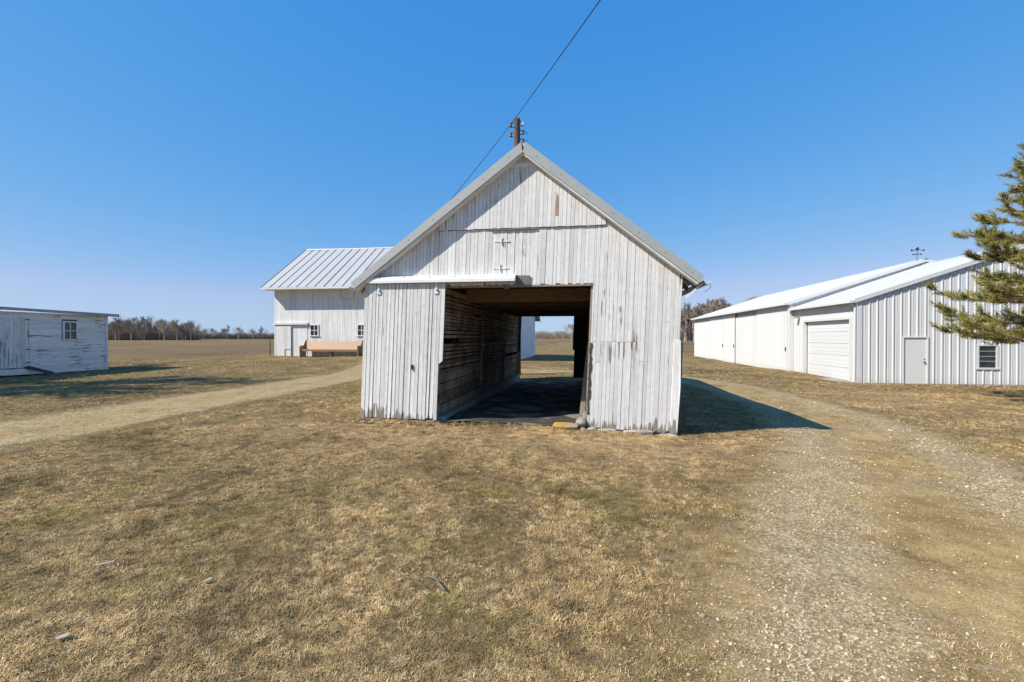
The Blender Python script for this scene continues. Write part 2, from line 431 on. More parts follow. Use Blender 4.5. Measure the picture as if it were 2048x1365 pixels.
def drive(name, path, mat, lift):
    T = np.gradient(path[:, :2], axis=0); T /= np.linalg.norm(T, axis=1)[:, None]
    us = np.linspace(-1.25, 1.25, 23); n = len(path); k = len(us)
    x = path[:,0][:,None] + T[:,1][:,None]*us*path[:,2][:,None]; y = path[:,1][:,None] - T[:,0][:,None]*us*path[:,2][:,None]
    z = gz(x.ravel(), y.ravel()) + lift
    co = np.stack([x.ravel(), y.ravel(), z], -1)
    f = [(i*k+j, i*k+j+1, (i+1)*k+j+1, (i+1)*k+j) for i in range(n-1) for j in range(k-1)]
    me = bpy.data.meshes.new(name); me.from_pydata(co.tolist(), [], f); me.update(); me.shade_smooth()
    a = me.attributes.new('cross', 'FLOAT', 'POINT'); a.data.foreach_set('value', np.tile(us, n).astype(np.float32))
    o = link(name, me, M[mat]); o['kind'] = 'structure'; return o
drive('gravel_drive', RD, 'gravel_r', .010)
drive('farm_track', LD, 'gravel_l', .014)

def field_mat():
    m, nt, b = new_mat('stubble_field'); g = G(nt); p = g.pos()
    rows = g.noise(g.vmul(p, (.05, 1, 1)), 1.3, 4, .7)
    c = g.ramp(g.noise(p, .06, 5, .6), [(.35, (.16, .112, .068)), (.65, (.25, .175, .10))])
    c = g.mul(c, g.ramp(rows, [(.3, (.6, .6, .6)), (.7, (1.3, 1.25, 1.15))]))
    c = g.mul(c, g.ramp(g.noise(p, 9, 4, .75), [(.3, (.55, .55, .55)), (.7, (1.4, 1.38, 1.3))]))
    g.link(c, b.inputs['Base Color']); b.inputs['Roughness'].default_value = 1; b.inputs['Specular IOR Level'].default_value = .1
    g.link(g.bump(g.noise(p, 7, 5, .75), 1, .12), b.inputs['Normal']); return m
M['field'] = field_mat()
def field():
    xs = np.concatenate([np.linspace(-900, -80, 30), np.linspace(-75, 75, 90), np.linspace(80, 900, 30)])
    ts = np.concatenate([[0, .5, 1, 2, 4, 7, 11, 16, 22, 30, 40, 55, 75, 100, 140, 200, 300, 450, 700, 1000, 1500]])
    y0 = field_y(xs) + .5*np.sin(xs*1.1) + .25*np.sin(xs*3.3)
    x = np.repeat(xs[:,None], len(ts), 1); y = y0[:,None] + ts[None]
    z = gz(x.ravel(), y.ravel()).reshape(x.shape) + np.where(ts[None] == 0, -.03, .05)
    k = len(ts)
    co = np.stack([x.ravel(), y.ravel(), z.ravel()], -1)
    f = [(i*k+j, (i+1)*k+j, (i+1)*k+j+1, i*k+j+1) for i in range(len(xs)-1) for j in range(k-1)]
    me = bpy.data.meshes.new('field'); me.from_pydata(co.tolist(), [], f); me.update(); me.shade_smooth()
    link('field', me, M['field'])['kind'] = 'structure'
field()

# ------------------------------------------------------------------ drive-through barn (leans a little to the right)
LEAN = .040
def lean(v): return (v[0] + LEAN * v[2], v[1], v[2])
def B(): return MB(lean)
XL, XR, YF, YR, XC, ZE, ZA = -3.92, 1.48, 8.10, 18.10, -1.22, 2.70, 4.79
SL = (ZA - ZE) / (XR - XC)
def rz(x): return ZA - SL * abs(x - XC)
OX0, OX1, OZ = -2.62, .04, 2.50
barn = empty('drive_through_barn', (XC, YF, .1))
tag(barn, 'weathered white gabled barn with an open drive-through passage in the centre', 'barn')
# front wall: dark sheathing, then every board
mb = B()
def backing(y, d, o=True):
    e = (0, d, 0)
    mb.prism([(XL+.02, y, .02), (OX0, y, .02), (OX0, y, rz(OX0)-.03), (XL+.02, y, rz(XL+.02)-.03)], e)
    mb.prism([(OX1, y, .0), (XR-.02, y, .0), (XR-.02, y, rz(XR-.02)-.03), (OX1, y, rz(OX1)-.03)], e)
    mb.prism([(OX0, y, OZ), (OX1, y, OZ), (OX1, y, rz(OX1)-.03), (XC, y, ZA-.03), (OX0, y, rz(OX0)-.03)], e)
backing(YF+.026, .045)
fw = mb.build('front_wall', 'greywood', barn)
HX0, HX1, HZ = -2.67, .21, 3.475
def vboard(parent, x0, x1, z0, z1, yf, mat='board', th=.022, gap=.003, top=True, cham=.0035, name='board', rag=.0):
    """a vertical board; z1 None = cut along the rake"""
    a, b = x0 + gap/2, x1 - gap/2
    za, zb = (rz(a) - .012, rz(b) - .012) if z1 is None else (z1, z1)
    if za - z0 < .015 and zb - z0 < .015: return
    za = max(za, z0+.004); zb = max(zb, z0+.004)
    r0, r1 = U(-rag, rag), U(-rag, rag)
    pts = [(a, yf, z0 + r0), (b, yf, z0 + r1), (b, yf, zb)]
    if z1 is None and a < XC < b: pts.append((XC, yf, ZA - .012))
    pts.append((a, yf, za))
    m_ = B(); m_.prism(pts, (0, th, 0), cham); return m_.build(name, mat, parent)
x = XL; edges = [XL]
while x < XR - .03:
    w = U(.060, .071); x = min(x + w, XR)
    if XR - x < .03: x = XR
    edges.append(x)
for q in (OX0, OX1, HX0, HX1):                       # snap the nearest joint to openings
    k = min(range(1, len(edges)-1), key=lambda i: abs(edges[i]-q)); edges[k] = q
edges = sorted(set(edges))
edges = [e for i, e in enumerate(edges) if i == 0 or e - edges[i-1] > .015 or e in (OX0, OX1, HX0, HX1)]
for a, b in zip(edges[:-1], edges[1:]):
    mid = (a + b) / 2; yf = YF + U(-.004, .003)
    inhay = HX0 < mid < HX1
    if mid < OX0:
        vboard(fw, a, b, 2.0, HZ - .006 if inhay else None, yf)
    elif mid < OX1:
        vboard(fw, a, b, OZ + U(-.012, .02), HZ - .006, yf, rag=.008)
    else:
        z0 = U(.05, .085) - .03 * (mid - OX1); top = HZ - .006 if inhay else None
        if mid < .75:
            cut = 1.52 + U(-.002, .002) if random.random() < .8 else 1.18
            vboard(fw, a, b, z0, cut - .003, yf - U(0, .004), rag=.012); vboard(fw, a, b, cut + .003, top, yf)
        elif random.random() < .4:
            cut = random.choice([1.2, 1.17, 2.62, 1.85]); vboard(fw, a, b, z0, cut - .003, yf - U(0, .005), rag=.02); vboard(fw, a, b, cut + .003, top, yf)
        else:
            vboard(fw, a, b, z0, top, yf, rag=.02)
    if inhay:                                        # the raised loft panel over the doorway
        vboard(fw, a, b, HZ + U(-.004, .004), None, YF - .030 + U(-.002, .002), th=.028)
# loft batten, ledge and small repairs
mb = B(); mb.prism([(XC-.36, YF-.052, 4.50), (XC+.36, YF-.052, 4.50), (XC+.30, YF-.052, 4.575), (XC-.30, YF-.052, 4.575)], (0, .02, 0), .003)
mb.build('loft_batten', 'trim_white', fw)
mb = B(); mb.box(-1.75, -.95, YF-.034, YF-.002, HZ-.03, HZ-.008); mb.build('weathered_ledge', 'greywood', fw)
mb = B(); mb.prism([(.33, YF-.034, 3.75), (.36, YF-.034, 3.75), (.36, YF-.034, 3.95), (.33, YF-.034, 3.95)], (0, .003, 0)); 
mb = B(); mb.prism([(XC+.57, YF-.036, 3.66), (XC+.625, YF-.036, 3.66), (XC+.62, YF-.036, 3.98), (XC+.585, YF-.036, 4.05)], (0, .006, 0)); mb.build('bare_patch_board', 'pew', fw)
def strap_hinge(x, z, s):
    m_ = B()
    m_.prism([(x-.13*s, YF-.012, z-.012), (x, YF-.012, z-.022), (x, YF-.012, z+.022), (x-.13*s, YF-.012, z+.004)], (0, .01, 0))
    m_.prism([(x, YF-.013, z-.022), (x+.14*s, YF-.013, z-.014), (x+.14*s, YF-.013, z+.002), (x, YF-.013, z+.022)], (0, .01, 0))
    m_.tube([(x, YF-.02, z-.06), (x, YF-.02, z+.06)], .012, 8)
    m_.build('strap_hinge', 'trim_white', fw)
strap_hinge(-1.55, 3.26, 1); strap_hinge(-1.56, 2.80, 1)
mb = B(); mb.box(-1.275, -1.04, YF-.03, YF-.005, 2.50, 2.66); mb.build('header_block', 'greywood', fw)
mb = B(); mb.box(OX0, OX1+.02, YF-.004, YF+.12, OZ-.03, OZ-.003); mb.build('header_trim', 'greywood', fw)
# jamb posts
mb = B(); mb.box(OX1-.035, OX1+.012, YF+.03, YF+.17, .1, OZ-.032); mb.build('jamb_post', 'greywood', fw)
mb = B(); mb.box(OX0-.13, OX0+.005, YF+.005, YF+.16, .1, OZ-.032); mb.build('jamb_post', 'greywood', fw)
mb = B(); zz_ = [(.30 + i*.055 + U(-.015, .015), U(.004, .045)) for i in range(23)]        # ragged splintered board edge along the jamb
vs_ = []; 
for z, w in zz_: vs_ += [(OX1-w*.55, YF-.014, z), (OX1+.012+U(0, .03), YF-.010, z+U(-.01, .01)), (OX1+.012, YF+.012, z)]
fs_ = [f for i in range(22) for f in ((i*3, i*3+1, i*3+4, i*3+3), (i*3+1, i*3+2, i*3+5, i*3+4), (i*3+2, i*3, i*3+3, i*3+5))]
mb.add(vs_, fs_); mb.build('splintered_edge', 'darkwood', fw)
# torn corner board on the right
mb = B(); 
mb.prism([(XR-.10, YF-.022, .02), (XR+.015, YF-.03, .03), (XR+.035, YF-.035, .8), (XR+.012, YF-.022, 1.55), (XR-.095, YF-.020, 1.56)], (0, .018, 0), .003)
mb.build('torn_corner_board', 'board', fw)
mb = B(); mb.prism([(XR+.02, YF-.03, .45), (XR+.055, YF-.01, .5), (XR+.05, YF-.0, 1.5), (XR+.018, YF-.02, 1.55)], (-.008, .02, 0)); mb.build('loose_strip', 'greywood', fw)

# sliding door pushed open to the left
DX0, DX1, DYF = -3.99, -2.50, YF - .085
sd = B(); sd.box(DX0+.03, DX1-.1, DYF+.03, DYF+.06, 1.3, 1.45); door = sd.build('sliding_door', 'darkwood', barn)
for zl in (.45, 2.2): sd = B(); sd.box(DX0+.03, DX1-.05, DYF+.03, DYF+.06, zl, zl+.15); sd.build('ledger', 'darkwood', door)
x = DX0; k = 0
while x < DX1 - .04:
    w = U(.060, .082); x1 = min(x + w, DX1)
    if DX1 - x1 < .06: x1 = DX1
    last = x1 == DX1
    gap = random.choice([.003, .004, .004, .006, .012, .017])
    if last:
        vboard(door, x - .1 + .1, x1, 1.18, 2.555, DYF, 'door_board', .024, gap, rag=.05)
    else:
        ta = U(-.006, .006)
        m_ = B(); zb = .155 + U(-.012, .02)
        m_.prism([(x + gap/2 + ta, DYF + U(-.008, .006), zb + U(-.01, .01)), (x1 - gap/2 + ta, DYF + U(-.008, .004), zb + U(-.01, .01)), (x1 - gap/2, DYF, 2.555), (x + gap/2, DYF, 2.555)], (0, .024, 0), .004)
        m_.build('board', 'door_board', door)
    x = x1; k += 1
for hx in (-3.72, -2.66):
    m_ = B(); m_.box(hx-.02, hx+.02, DYF-.012, DYF-.002, 2.38, 2.56); m_.box(hx-.035, hx+.035, DYF-.016, DYF-.004, 2.36, 2.40); m_.tube([(hx, DYF-.03, 2.44), (hx, DYF+.0, 2.44)], .022, 8)
    m_.build('hanger', 'trim_white', door)
m_ = B(); m_.box(-3.06, -3.04, DYF-.03, DYF-.004, 1.03, 1.12); m_.build('handle', 'dark_iron', door)
# rolled white track cover above the door
prof = [(YF-.004, 2.685), (YF-.085, 2.672), (YF-.135, 2.645), (YF-.150, 2.605), (YF-.150, 2.555), (YF-.140, 2.555), (YF-.128, 2.60), (YF-.004, 2.64)]
tc = B(); n = len(prof); xa, xb = -3.93, -1.27
tc.add([(xa, y, z) for y, z in prof] + [(xb, y, z) for y, z in prof],
       [(i, (i+1) % n, n + (i+1) % n, n + i) for i in range(n)] + [(0,7,6,1),(1,6,5,2),(2,5,4,3)] + [(n+1,n+6,n+7,n),(n+2,n+5,n+6,n+1),(n+3,n+4,n+5,n+2)])
tco = tc.build('track_cover', 'track_white', barn)
m_ = B(); m_.box(-3.9, -1.3, YF-.115, YF-.10, 2.57, 2.60); m_.build('rail', 'dark_iron', tco)
for i in range(6):
    m_ = B(); m_.tube([(-3.7+i*.46, YF-.145, 2.655), (-3.7+i*.46, YF-.128, 2.640)], .008, 6); m_.build('bolt', 'dark_iron', tco)
m_ = B(); m_.prism([(-1.48, YF-.02, 2.44), (-1.40, YF-.03, 2.43), (-1.36, YF-.03, 2.50), (-1.46, YF-.02, 2.51)], (0, .012, 0)); m_.build('loose_scrap', 'greywood', fw)

# side and rear walls
def side_wall(x, name, out):
    mb = B(); mb.box(min(x, x-out*.05), max(x, x-out*.05), YF+.08, YR-.08, .05, ZE-.02)
    w = mb.build(name, 'darkwood', barn)
    mb = B(); y = YF
    while y < YR - .03:
        y1 = min(y + U(.10, .12), YR); d = U(.016, .024)
        mb.box(min(x+out*.002, x+out*d), max(x+out*.002, x+out*d), y+.002, y1-.002, .04+U(-.02,.02), ZE-.01); y = y1
    mb.build('siding', 'board', w, kind='stuff')
side_wall(XL, 'side_wall', -1); side_wall(XR-.022, 'side_wall', 1)
mb = B(); backing(YR-.05, .04)
rw = mb.build('rear_wall', 'darkwood', barn)
mb = B(); x = XL
while x < XR - .02:
    x1 = min(x + .11, XR); mid = (x+x1)/2
    z0 = OZ if OX0 < mid < OX1 else 0.03
    mb.prism([(x+.002, YR+.012, z0), (x1-.002, YR+.012, z0), (x1-.002, YR+.012, rz(x1)-.02), (x+.002, YR+.012, rz(x)-.02)], (0, -.02, 0)); x = x1
mb.build('siding', 'board', rw, kind='stuff')
# rear door leaves seen through the passage
mb = B(); mb.box(-.50, .30, YR+.05, YR+.08, 1.12, OZ+.05); mb.build('rear_door_leaf', 'darkwood', barn)
mb = B(); mb.box(-.43, .30, YR+.03, YR+.048, .06, 1.2); mb.build('rear_door_leaf', 'darkwood', barn)
mb = B(); mb.box(-3.4, -2.50, YR+.05, YR+.08, 1.02, OZ+.05); mb.build('rear_door_leaf', 'darkwood', barn)
# passage walls of slats
def crib(xf, inward, name, rows_lo):
    mb = B(); t = .09
    ys = [YF+.2, 9.3, 10.4, 11.6, 12.7, 13.8, 15.0, 16.1, 17.2, YR-.16]
    for y in ys: mb.box(min(xf-inward*.03, xf-inward*.13), max(xf-inward*.03, xf-inward*.13), y-.05, y+.05, .0, OZ)
    mb.box(min(xf-inward*.03, xf-inward*.13), max(xf-inward*.03, xf-inward*.13), YF+.08, YR-.06, OZ, OZ+.1)
    cw = mb.build(name, 'darkwood', barn)
    segs = [(YF+.075, 11.6), (11.605, 15.0), (15.005, YR-.055)]
    for si, (ya, yb) in enumerate(segs):
        z = .20
        while z < OZ - .02:
            big = z < (rows_lo if si == 0 else .52)
            h = U(.15, .2) if big else U(.046, .062)
            if z > OZ - .14 : h = OZ - z - .004
            g_ = U(.006, .018) if big else U(.012, .030)
            cuts = [ya, yb]
            if random.random() < .35 and not big: cuts.insert(1, U(ya+.8, yb-.8))
            for a, b in zip(cuts[:-1], cuts[1:]):
                if random.random() < .03 and not big: continue
                d0 = U(-.006, .006); tl = U(-.006, .006)
                m_ = B(); m_.prism([(xf+d0*inward, a+.004, z+tl), (xf+d0*inward, b-.004, z-tl), (xf+d0*inward, b-.004, z+h-tl), (xf+d0*inward, a+.004, z+h+tl)], (-inward*.024, 0, 0), .003)
                m_.build('slat', 'slat', cw)
            z += h + g_
    for y in (11.6, 15.0, YR-.12):
        m_ = B(); m_.box(min(xf+inward*.008, xf+inward*.03), max(xf+inward*.008, xf+inward*.03), y-.06, y+.06, .2, OZ if y > 17 else U(1.6, 2.3)); m_.build('batten', 'greywood' if y > 17 else 'slat', cw)
    return cw
cl = crib(OX0+.02, 1, 'crib_wall', .82); cr = crib(OX1+.02, -1, 'crib_wall', .5)
mb = B(); mb.prism([(OX0+.19, YF+.06, -.12), (OX0+.15, YF+.06, .19), (OX0-.1, YF+.06, .19), (OX0-.1, YF+.06, -.12)], (0, YR-YF-.1, 0), .02); mb.build('concrete_curb', 'concrete', barn)
mb = B(); mb.prism([(OX1-.10, YF+.25, -.12), (OX1-.08, YF+.25, .17), (OX1+.1, YF+.25, .17), (OX1+.1, YF+.25, -.12)], (0, YR-YF-.3, 0), .02); mb.build('concrete_curb', 'concrete', barn)
# loft floor and joists
mb = B(); y = YF + .08
lf = B(); lf.box(XL+.06, XR-.06, YF+.08, YR-.06, OZ+.125, OZ+.15); loft = lf.build('loft_floor', 'darkwood', barn)
y = 10.0
while y < YR - .3:
    m_ = B(); m_.box(OX0+.0, OX1+.02, y-.03, y+.03, OZ-.15, OZ+.122); m_.build('joist', 'joist', loft); y += U(1.35, 1.5)
# passage floor
def floor_patch():
    xs = np.linspace(OX0-.05, OX1+.05, 26); ys = np.linspace(YF-.02, YR+.1, 80)
    X, Y = np.meshgrid(xs, ys, indexing='ij')
    t = (Y - YF) / (YR - YF)
    Z = .105 * (1-t) + (-.07) * t + .05*np.exp(-((X-OX0-.5)/.5)**2)*(1-t) + bumps(X*1.6, Y*1.6) * 1.2
    k = len(ys); co = np.stack([X, Y, Z], -1).reshape(-1, 3)
    f = [(i*k+j, (i+1)*k+j, (i+1)*k+j+1, i*k+j+1) for i in range(len(xs)-1) for j in range(k-1)]
    me = bpy.data.meshes.new('dirt_floor'); me.from_pydata([lean(c) for c in co.tolist()], [], f); me.update(); me.shade_smooth()
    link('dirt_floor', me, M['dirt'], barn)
floor_patch()
def blob(name, c, s, mat, parent, seed, sub=2, squash=1.0):
    bm = bmesh.new(); bmesh.ops.create_icosphere(bm, subdivisions=sub, radius=1)
    r_ = random.Random(seed); ph = [r_.uniform(0, 6) for _ in range(6)]
    for v in bm.verts:
        p = v.co.copy(); m = max(abs(p.x), abs(p.y), abs(p.z))
        q = p.lerp(p / m, .55)
        k = 1 + .09*math.sin(3*p.x+ph[0]) + .09*math.sin(4*p.y+ph[1]) + .08*math.sin(5*p.z+ph[2]) + r_.uniform(-.04, .04)
        v.co = Vector((q.x*s[0]*k, q.y*s[1]*k, q.z*s[2]*k)) + Vector(c)
    me = bpy.data.meshes.new(name); bm.to_mesh(me); bm.free()
    return link(name, me, M[mat], parent)
for i, (x, w, h) in enumerate([(.36, .27, .06), (.86, .44, .075), (1.36, .22, .06), (.12, .15, .06)]):
    blob('foundation_stone', (x, YF+.04, .03 - .045*x), (w*.62, .13, h), 'stone', barn, i, 3)
for i, x in enumerate([-3.85, -3.62, -3.4, -3.15, -2.9, -2.65]):
    blob('foundation_stone', (x, YF+.02, .10), (.13, .10, .05), 'block', barn, 20+i)
blob('foundation_block', (-.06, YF+.02, .16), (.085, .11, .075), 'block', barn, 31, 2)
blob('foundation_block', (-.05, YF+.02, .02), (.09, .12, .08), 'block', barn, 32, 2)
# roof
def roof_side(sgn):
    ov = .26; y0, y1 = YF - .185, YR + .2
    xe = XR + ov if sgn > 0 else XL - ov
    n = Vector((sgn*SL, 0, 1)).normalized()
    a = Vector((XC, 0, ZA + .02)); e = Vector((xe, 0, rz(xe) + .02))
    mb = B(); mb.prism([(a.x, y0+.02, a.z), (e.x, y0+.02, e.z), (e.x + n.x*.045, y0+.02, e.z + n.z*.045), (a.x, y0+.02, a.z + .06)], (0, y1-y0-.04, 0))
    rs = mb.build('roof_slope', 'roof_metal', barn)
    y = y0 + .25; i = 0
    while y < y1 - .1:                            # raised ribs of the sheets
        m_ = B(); c0 = a + n*.05; c1 = e + n*.046
        m_.prism([(c0.x, y-.018, c0.z+.005), (c1.x, y-.018, c1.z), (c1.x+n.x*.018, y-.018, c1.z+n.z*.018), (c0.x+n.x*.018, y-.018, c0.z+.005+n.z*.018)], (0, .036, 0)); m_.build('rib', 'roof_metal', rs); y += .46
    # folded rake trim: face and return
    mb = B(); t = n * .062; u = n * -.075
    for yy, d in ((y0, .018),):
        p0 = a + t + Vector((0,0,.012)); p1 = e + t
        mb.prism([(p0.x, yy, p0.z), (p1.x, yy, p1.z), (p1.x+u.x*1.7, yy, p1.z+u.z*1.7), (XC, yy, p0.z - .165)], (0, d, 0))
    rt = mb.build('rake_trim', 'rake', barn)
    mb = B(); q0 = a - Vector((0,0,.10)); q1 = e + n*-.07
    mb.prism([(XC, y0+.02, ZA-.072), (q1.x, y0+.02, q1.z), (q1.x-n.x*.03, y0+.02, q1.z-n.z*.03), (XC, y0+.02, ZA-.112)], (0, .15, 0)); mb.build('rake_board', 'trim_white', barn)
    for i in range(7):
        f = .08 + i*.145; p = a.lerp(e, f) + n*-.005; m_ = B(); m_.tube([(p.x, y0-.006, p.z), (p.x, y0+.002, p.z)], .006, 6); m_.build('screw', 'dark_iron', rt)
    # rafter tails under the eave
    y = YF + .12
    while y < YR:
        s0 = XR+.005 if sgn > 0 else XL-.005; m_ = B()
        m_.prism([(s0, y, rz(s0)), (e.x-sgn*.02, y, e.z-.02), (e.x-sgn*.02, y, e.z-.11), (s0, y, rz(s0)-.10)], (0, .05, 0)); m_.build('rafter_tail', 'joist', barn); y += .6
    return e
er = roof_side(1); el = roof_side(-1)
# gutters: the right one has dropped away from the eave, sloping out
def gutter(p, q, name, r=.065, tilt=0, side=1):
    P, Q = Vector(p), Vector(q); d = (Q-P).normalized(); up = Vector((0,0,1)); s = d.cross(up).normalized()
    mb = B(); prof = []
    for k in range(9):
        a = math.pi * k / 8 + math.pi; prof.append((math.cos(a)*r, math.sin(a)*r))
    prof += [(x*.93, z*.93) for x, z in reversed(prof)]
    n = len(prof); vs = []
    for b in (P, Q): vs += [b + s*x + up*z for x, z in prof]
    fs = [(i, (i+1) % n, n+(i+1) % n, n+i) for i in range(n)] + [(i, i+1, n-2-i, n-1-i) for i in range(8)] + [(n+n-1-i, n+n-2-i, n+i+1, n+i) for i in range(8)]
    mb.add(vs, fs); return mb.build(name, 'rake', barn)
gutter((XR+.37, YF-.10, er.z-.005), (XR+.30, YR, er.z-.09), 'gutter')
gutter((XL-.33, YF-.06, el.z-.005), (XL-.31, YR, el.z-.06), 'gutter')
mb = B(); mb.tube([(XR+.40, YF-.11, er.z-.05), (XR+.41, YF-.12, er.z-.12), (XR+.37, YF-.12, er.z-.17), (XR+.32, YF-.12, er.z-.19)], .004, 5); mb.build('loose_wire', 'dark_iron', barn)
mb = B(); mb.prism([(XR+.03, YF-.03, er.z-.28), (XR+.05, YF-.03, er.z-.30), (XR+.36, YF-.03, er.z-.015), (XR+.34, YF-.03, er.z)], (0, .04, 0)); mb.build('eave_bracket', 'trim_white', barn)
# odds and ends inside the passage
o = blob('rock', (-.30, YF-.10, .10), (.21, .13, .06), 'lichen', None, 40, 3); tag(o, 'rounded rock crusted with yellow lichen at the passage mouth', 'rock')
mb = MB(); mb.prism([(-.10, 9.2, .12), (.0, 9.2, .12), (.11, 9.45, 1.5), (.05, 9.45, 1.5)], (0, .03, 0)); tag(mb.build('plank', 'greywood'), 'loose grey plank leaning on the right wall inside the passage', 'plank')

# ------------------------------------------------------------------ far white barn with the standing-seam roof
FX0, FX1, FY0, FYR, FYB = -19.62, -4.05, 27.75, 31.9, 39.0
FE, FR_, FS = 4.98, 7.85, .66
EV = .70                                           # eave overhang
fz = .30
far = empty('white_barn', ((FX0+FX1)/2, FY0, fz)); tag(far, 'long white wooden barn with standing-seam metal roof behind the left of the drive-through barn', 'barn')
def fzr(y): return FR_ - FS*abs(y - FYR)
zf = fzr(FY0)
BZ = -.05
mb = MB()
mb.box(FX0+.03, FX1-.03, FY0+.03, FY0+.12, BZ, zf-.06)
mb.box(FX0+.03, FX1-.03, FYB-.12, FYB-.03, BZ, fzr(FYB)-.06)
for xx in (FX0+.03, FX1-.12):
    mb.prism([(xx, FY0+.12, BZ), (xx, FYB-.12, BZ), (xx, FYB-.12, fzr(FYB)-.08), (xx, FYR, FR_-.12), (xx, FY0+.12, fzr(FY0)-.08)], (.09, 0, 0))
fwall = mb.build('wall', 'darkwood', far)
mb = MB(); x = FX0
while x < FX1 - .03:
    x1 = min(x + U(.14, .17), FX1); d = U(0, .006); mb.box(x+.004, x1-.004, FY0-d, FY0+.028, BZ, zf - .02); x = x1
mb.build('front_siding', 'far_board', fwall, kind='stuff')
mb = MB()
for sx, d in ((FX1, 1), (FX0, -1)):
    y = FY0
    while y < FYB - .03:
        y1 = min(y + U(.14, .17), FYB); a, b = y+.004, y1-.004; j = U(0, .006)
        mb.prism([(sx+d*j, a, BZ), (sx+d*j, b, BZ), (sx+d*j, b, fzr(b)-.05), (sx+d*j, a, fzr(a)-.05)], (-d*.027, 0, 0)); y = y1
mb.build('gable_siding', 'far_board', fwall, kind='stuff')
# roof panels with standing seams
def far_roof(y_e, ridge_y, n0):
    z_e = fzr(y_e)
    mb = MB(); t = .03
    mb.prism([(FX0-.42, y_e, z_e+.02), (FX0-.42, ridge_y, FR_+.02), (FX0-.42, ridge_y, FR_+.05), (FX0-.42, y_e, z_e+.05)], (FX1-FX0+.84, 0, 0))
    return mb.build('roof', 'seam_roof', far)
rf = far_roof(FY0-EV, FYR, 0); rb = far_roof(FYB+.4, FYR, 0)
x = FX0 - .41
while x < FX1 + .3:
    ye = FY0 - EV - .03; j = U(-.012, .012)
    m_ = MB(); m_.prism([(x+.012, ye, fzr(ye)+.052), (x+.592, ye, fzr(ye)+.052), (x+.592, FYR, FR_+.052), (x+.012, FYR, FR_+.052)], (0, 0, .012 + abs(j))); m_.build('roof_panel', 'seam_roof', rf)
    m_ = MB(); m_.prism([(x-.016, ye, fzr(ye)+.055), (x+.012, ye, fzr(ye)+.055), (x+.012, FYR, FR_+.055), (x-.016, FYR, FR_+.055)], (0, 0, .05)); m_.build('seam', 'seam', rf)
    x += .605
mb = MB(); mb.tube([(FX0-.3, FYR, FR_+.07), (FX0+3, FYR, FR_+.03), ((FX0+FX1)/2, FYR, FR_+.05), (FX1+.4, FYR, FR_+.07)], .09, 8); mb.build('ridge_cap', 'seam_roof', rf)
mb = MB(); mb.prism([(FX0-.45, FY0-EV-.05, fzr(FY0-EV)-.07), (FX1+.42, FY0-EV-.05, fzr(FY0-EV)-.07), (FX1+.42, FY0-EV-.05, fzr(FY0-EV)+.03), (FX0-.45, FY0-EV-.05, fzr(FY0-EV)+.03)], (0, .025, 0)); mb.build('fascia', 'trim_white', rf)
for ye, s in ((FY0-EV, 1), (FYB+.4, -1)):
    mb = MB()
    for sx in (FX0-.42, FX1+.39):
        mb.prism([(sx, ye, fzr(ye)-.10), (sx, FYR, FR_-.10), (sx, FYR, FR_+.018), (sx, ye, fzr(ye)+.018)], (.03, 0, 0))
    mb.build('rake_board', 'trim_white', rf if s > 0 else rb)
mb = MB(); mb.box(FX0-.38, FX1+.38, FY0-EV+.0, FY0-.01, fzr(FY0-EV)-.075, fzr(FY0-EV)-.055); mb.build('soffit', 'trim_white', rf)
def window4(parent, x0, x1, y, z0, z1, mat='trim_white', normal='y'):
    w = MB(); f = .065
    def bx(m, a, b, d0, d1, c, d):
        if normal == 'y': m.box(a, b, y-d1, y-d0, c, d)
        else: m.box(y+d0, y+d1, a, b, c, d)
    bx(w, x0, x0+f, .002, .05, z0, z1); bx(w, x1-f, x1, .002, .05, z0, z1); bx(w, x0+f, x1-f, .002, .05, z1-f, z1); bx(w, x0-.04, x1+.04, .002, .08, z0-.05, z0)
    wo = w.build('window', mat, parent)
    g_ = MB(); bx(g_, x0+f, x1-f, .003, .010, z0, z1-f); g_.build('pane', 'glass', wo)
    g_ = MB(); xm = (x0+x1)/2; zm = (z0+z1-f)/2; t = .018
    bx(g_, xm-t, xm+t, .011, .03, z0, z1-f); bx(g_, x0+f, xm-t, .011, .028, zm-t, zm+t); bx(g_, xm+t, x1-f, .011, .028, zm-t, zm+t); g_.build('muntins', mat, wo)
    return wo
window4(far, -17.15, -16.55, FY0-.006, 1.72, 2.42); window4(far, -13.98, -13.38, FY0-.006, 1.72, 2.42)
# sliding door with its track
dm = MB(); x = FX0+.05
while x < -18.45:
    x1 = min(x+.15, -18.42); dm.box(x+.003, x1-.003, FY0-.10, FY0-.07, .38, 2.36); x = x1
dd = dm.build('sliding_door', 'far_board', far)
mb = MB(); mb.box(-18.84, -18.80, FY0-.115, FY0-.102, .42, .80); mb.box(-18.84, -18.45, FY0-.114, FY0-.102, .80, .83); mb.build('pet_flap_frame', 'darkwood', dd)
mb = MB(); mb.box(FX0+.02, -17.25, FY0-.16, FY0-.012, 2.40, 2.52); mb.build('door_track', 'trim_white', far)
mb = MB(); mb.box(-18.418, -17.35, FY0-.02, FY0-.008, .36, 2.36); mb.build('closed_door', 'far_board', far)
mb = MB(); mb.box(-15.08, -15.06, FY0-.016, FY0-.006, 4.0, zf-.03); mb.box(-14.20, -14.18, FY0-.016, FY0-.006, 3.98, zf-.03); mb.box(-15.06, -14.2, FY0-.016, FY0-.006, 3.98, 4.0); mb.build('loft_hatch_frame', 'greywood', far)
mb = MB(); mb.box(-13.08, -11.9, FY0-.02, FY0-.008, .35, 2.62); mb.build('doorway_shade_panel', 'darkwood', far)  # flat dark panel on the siding, stands for shade inside an open doorway
mb = MB(); mb.box(-13.15, -11.85, FY0-.08, FY0-.01, 2.62, 2.70); mb.build('doorway_header', 'trim_white', far)
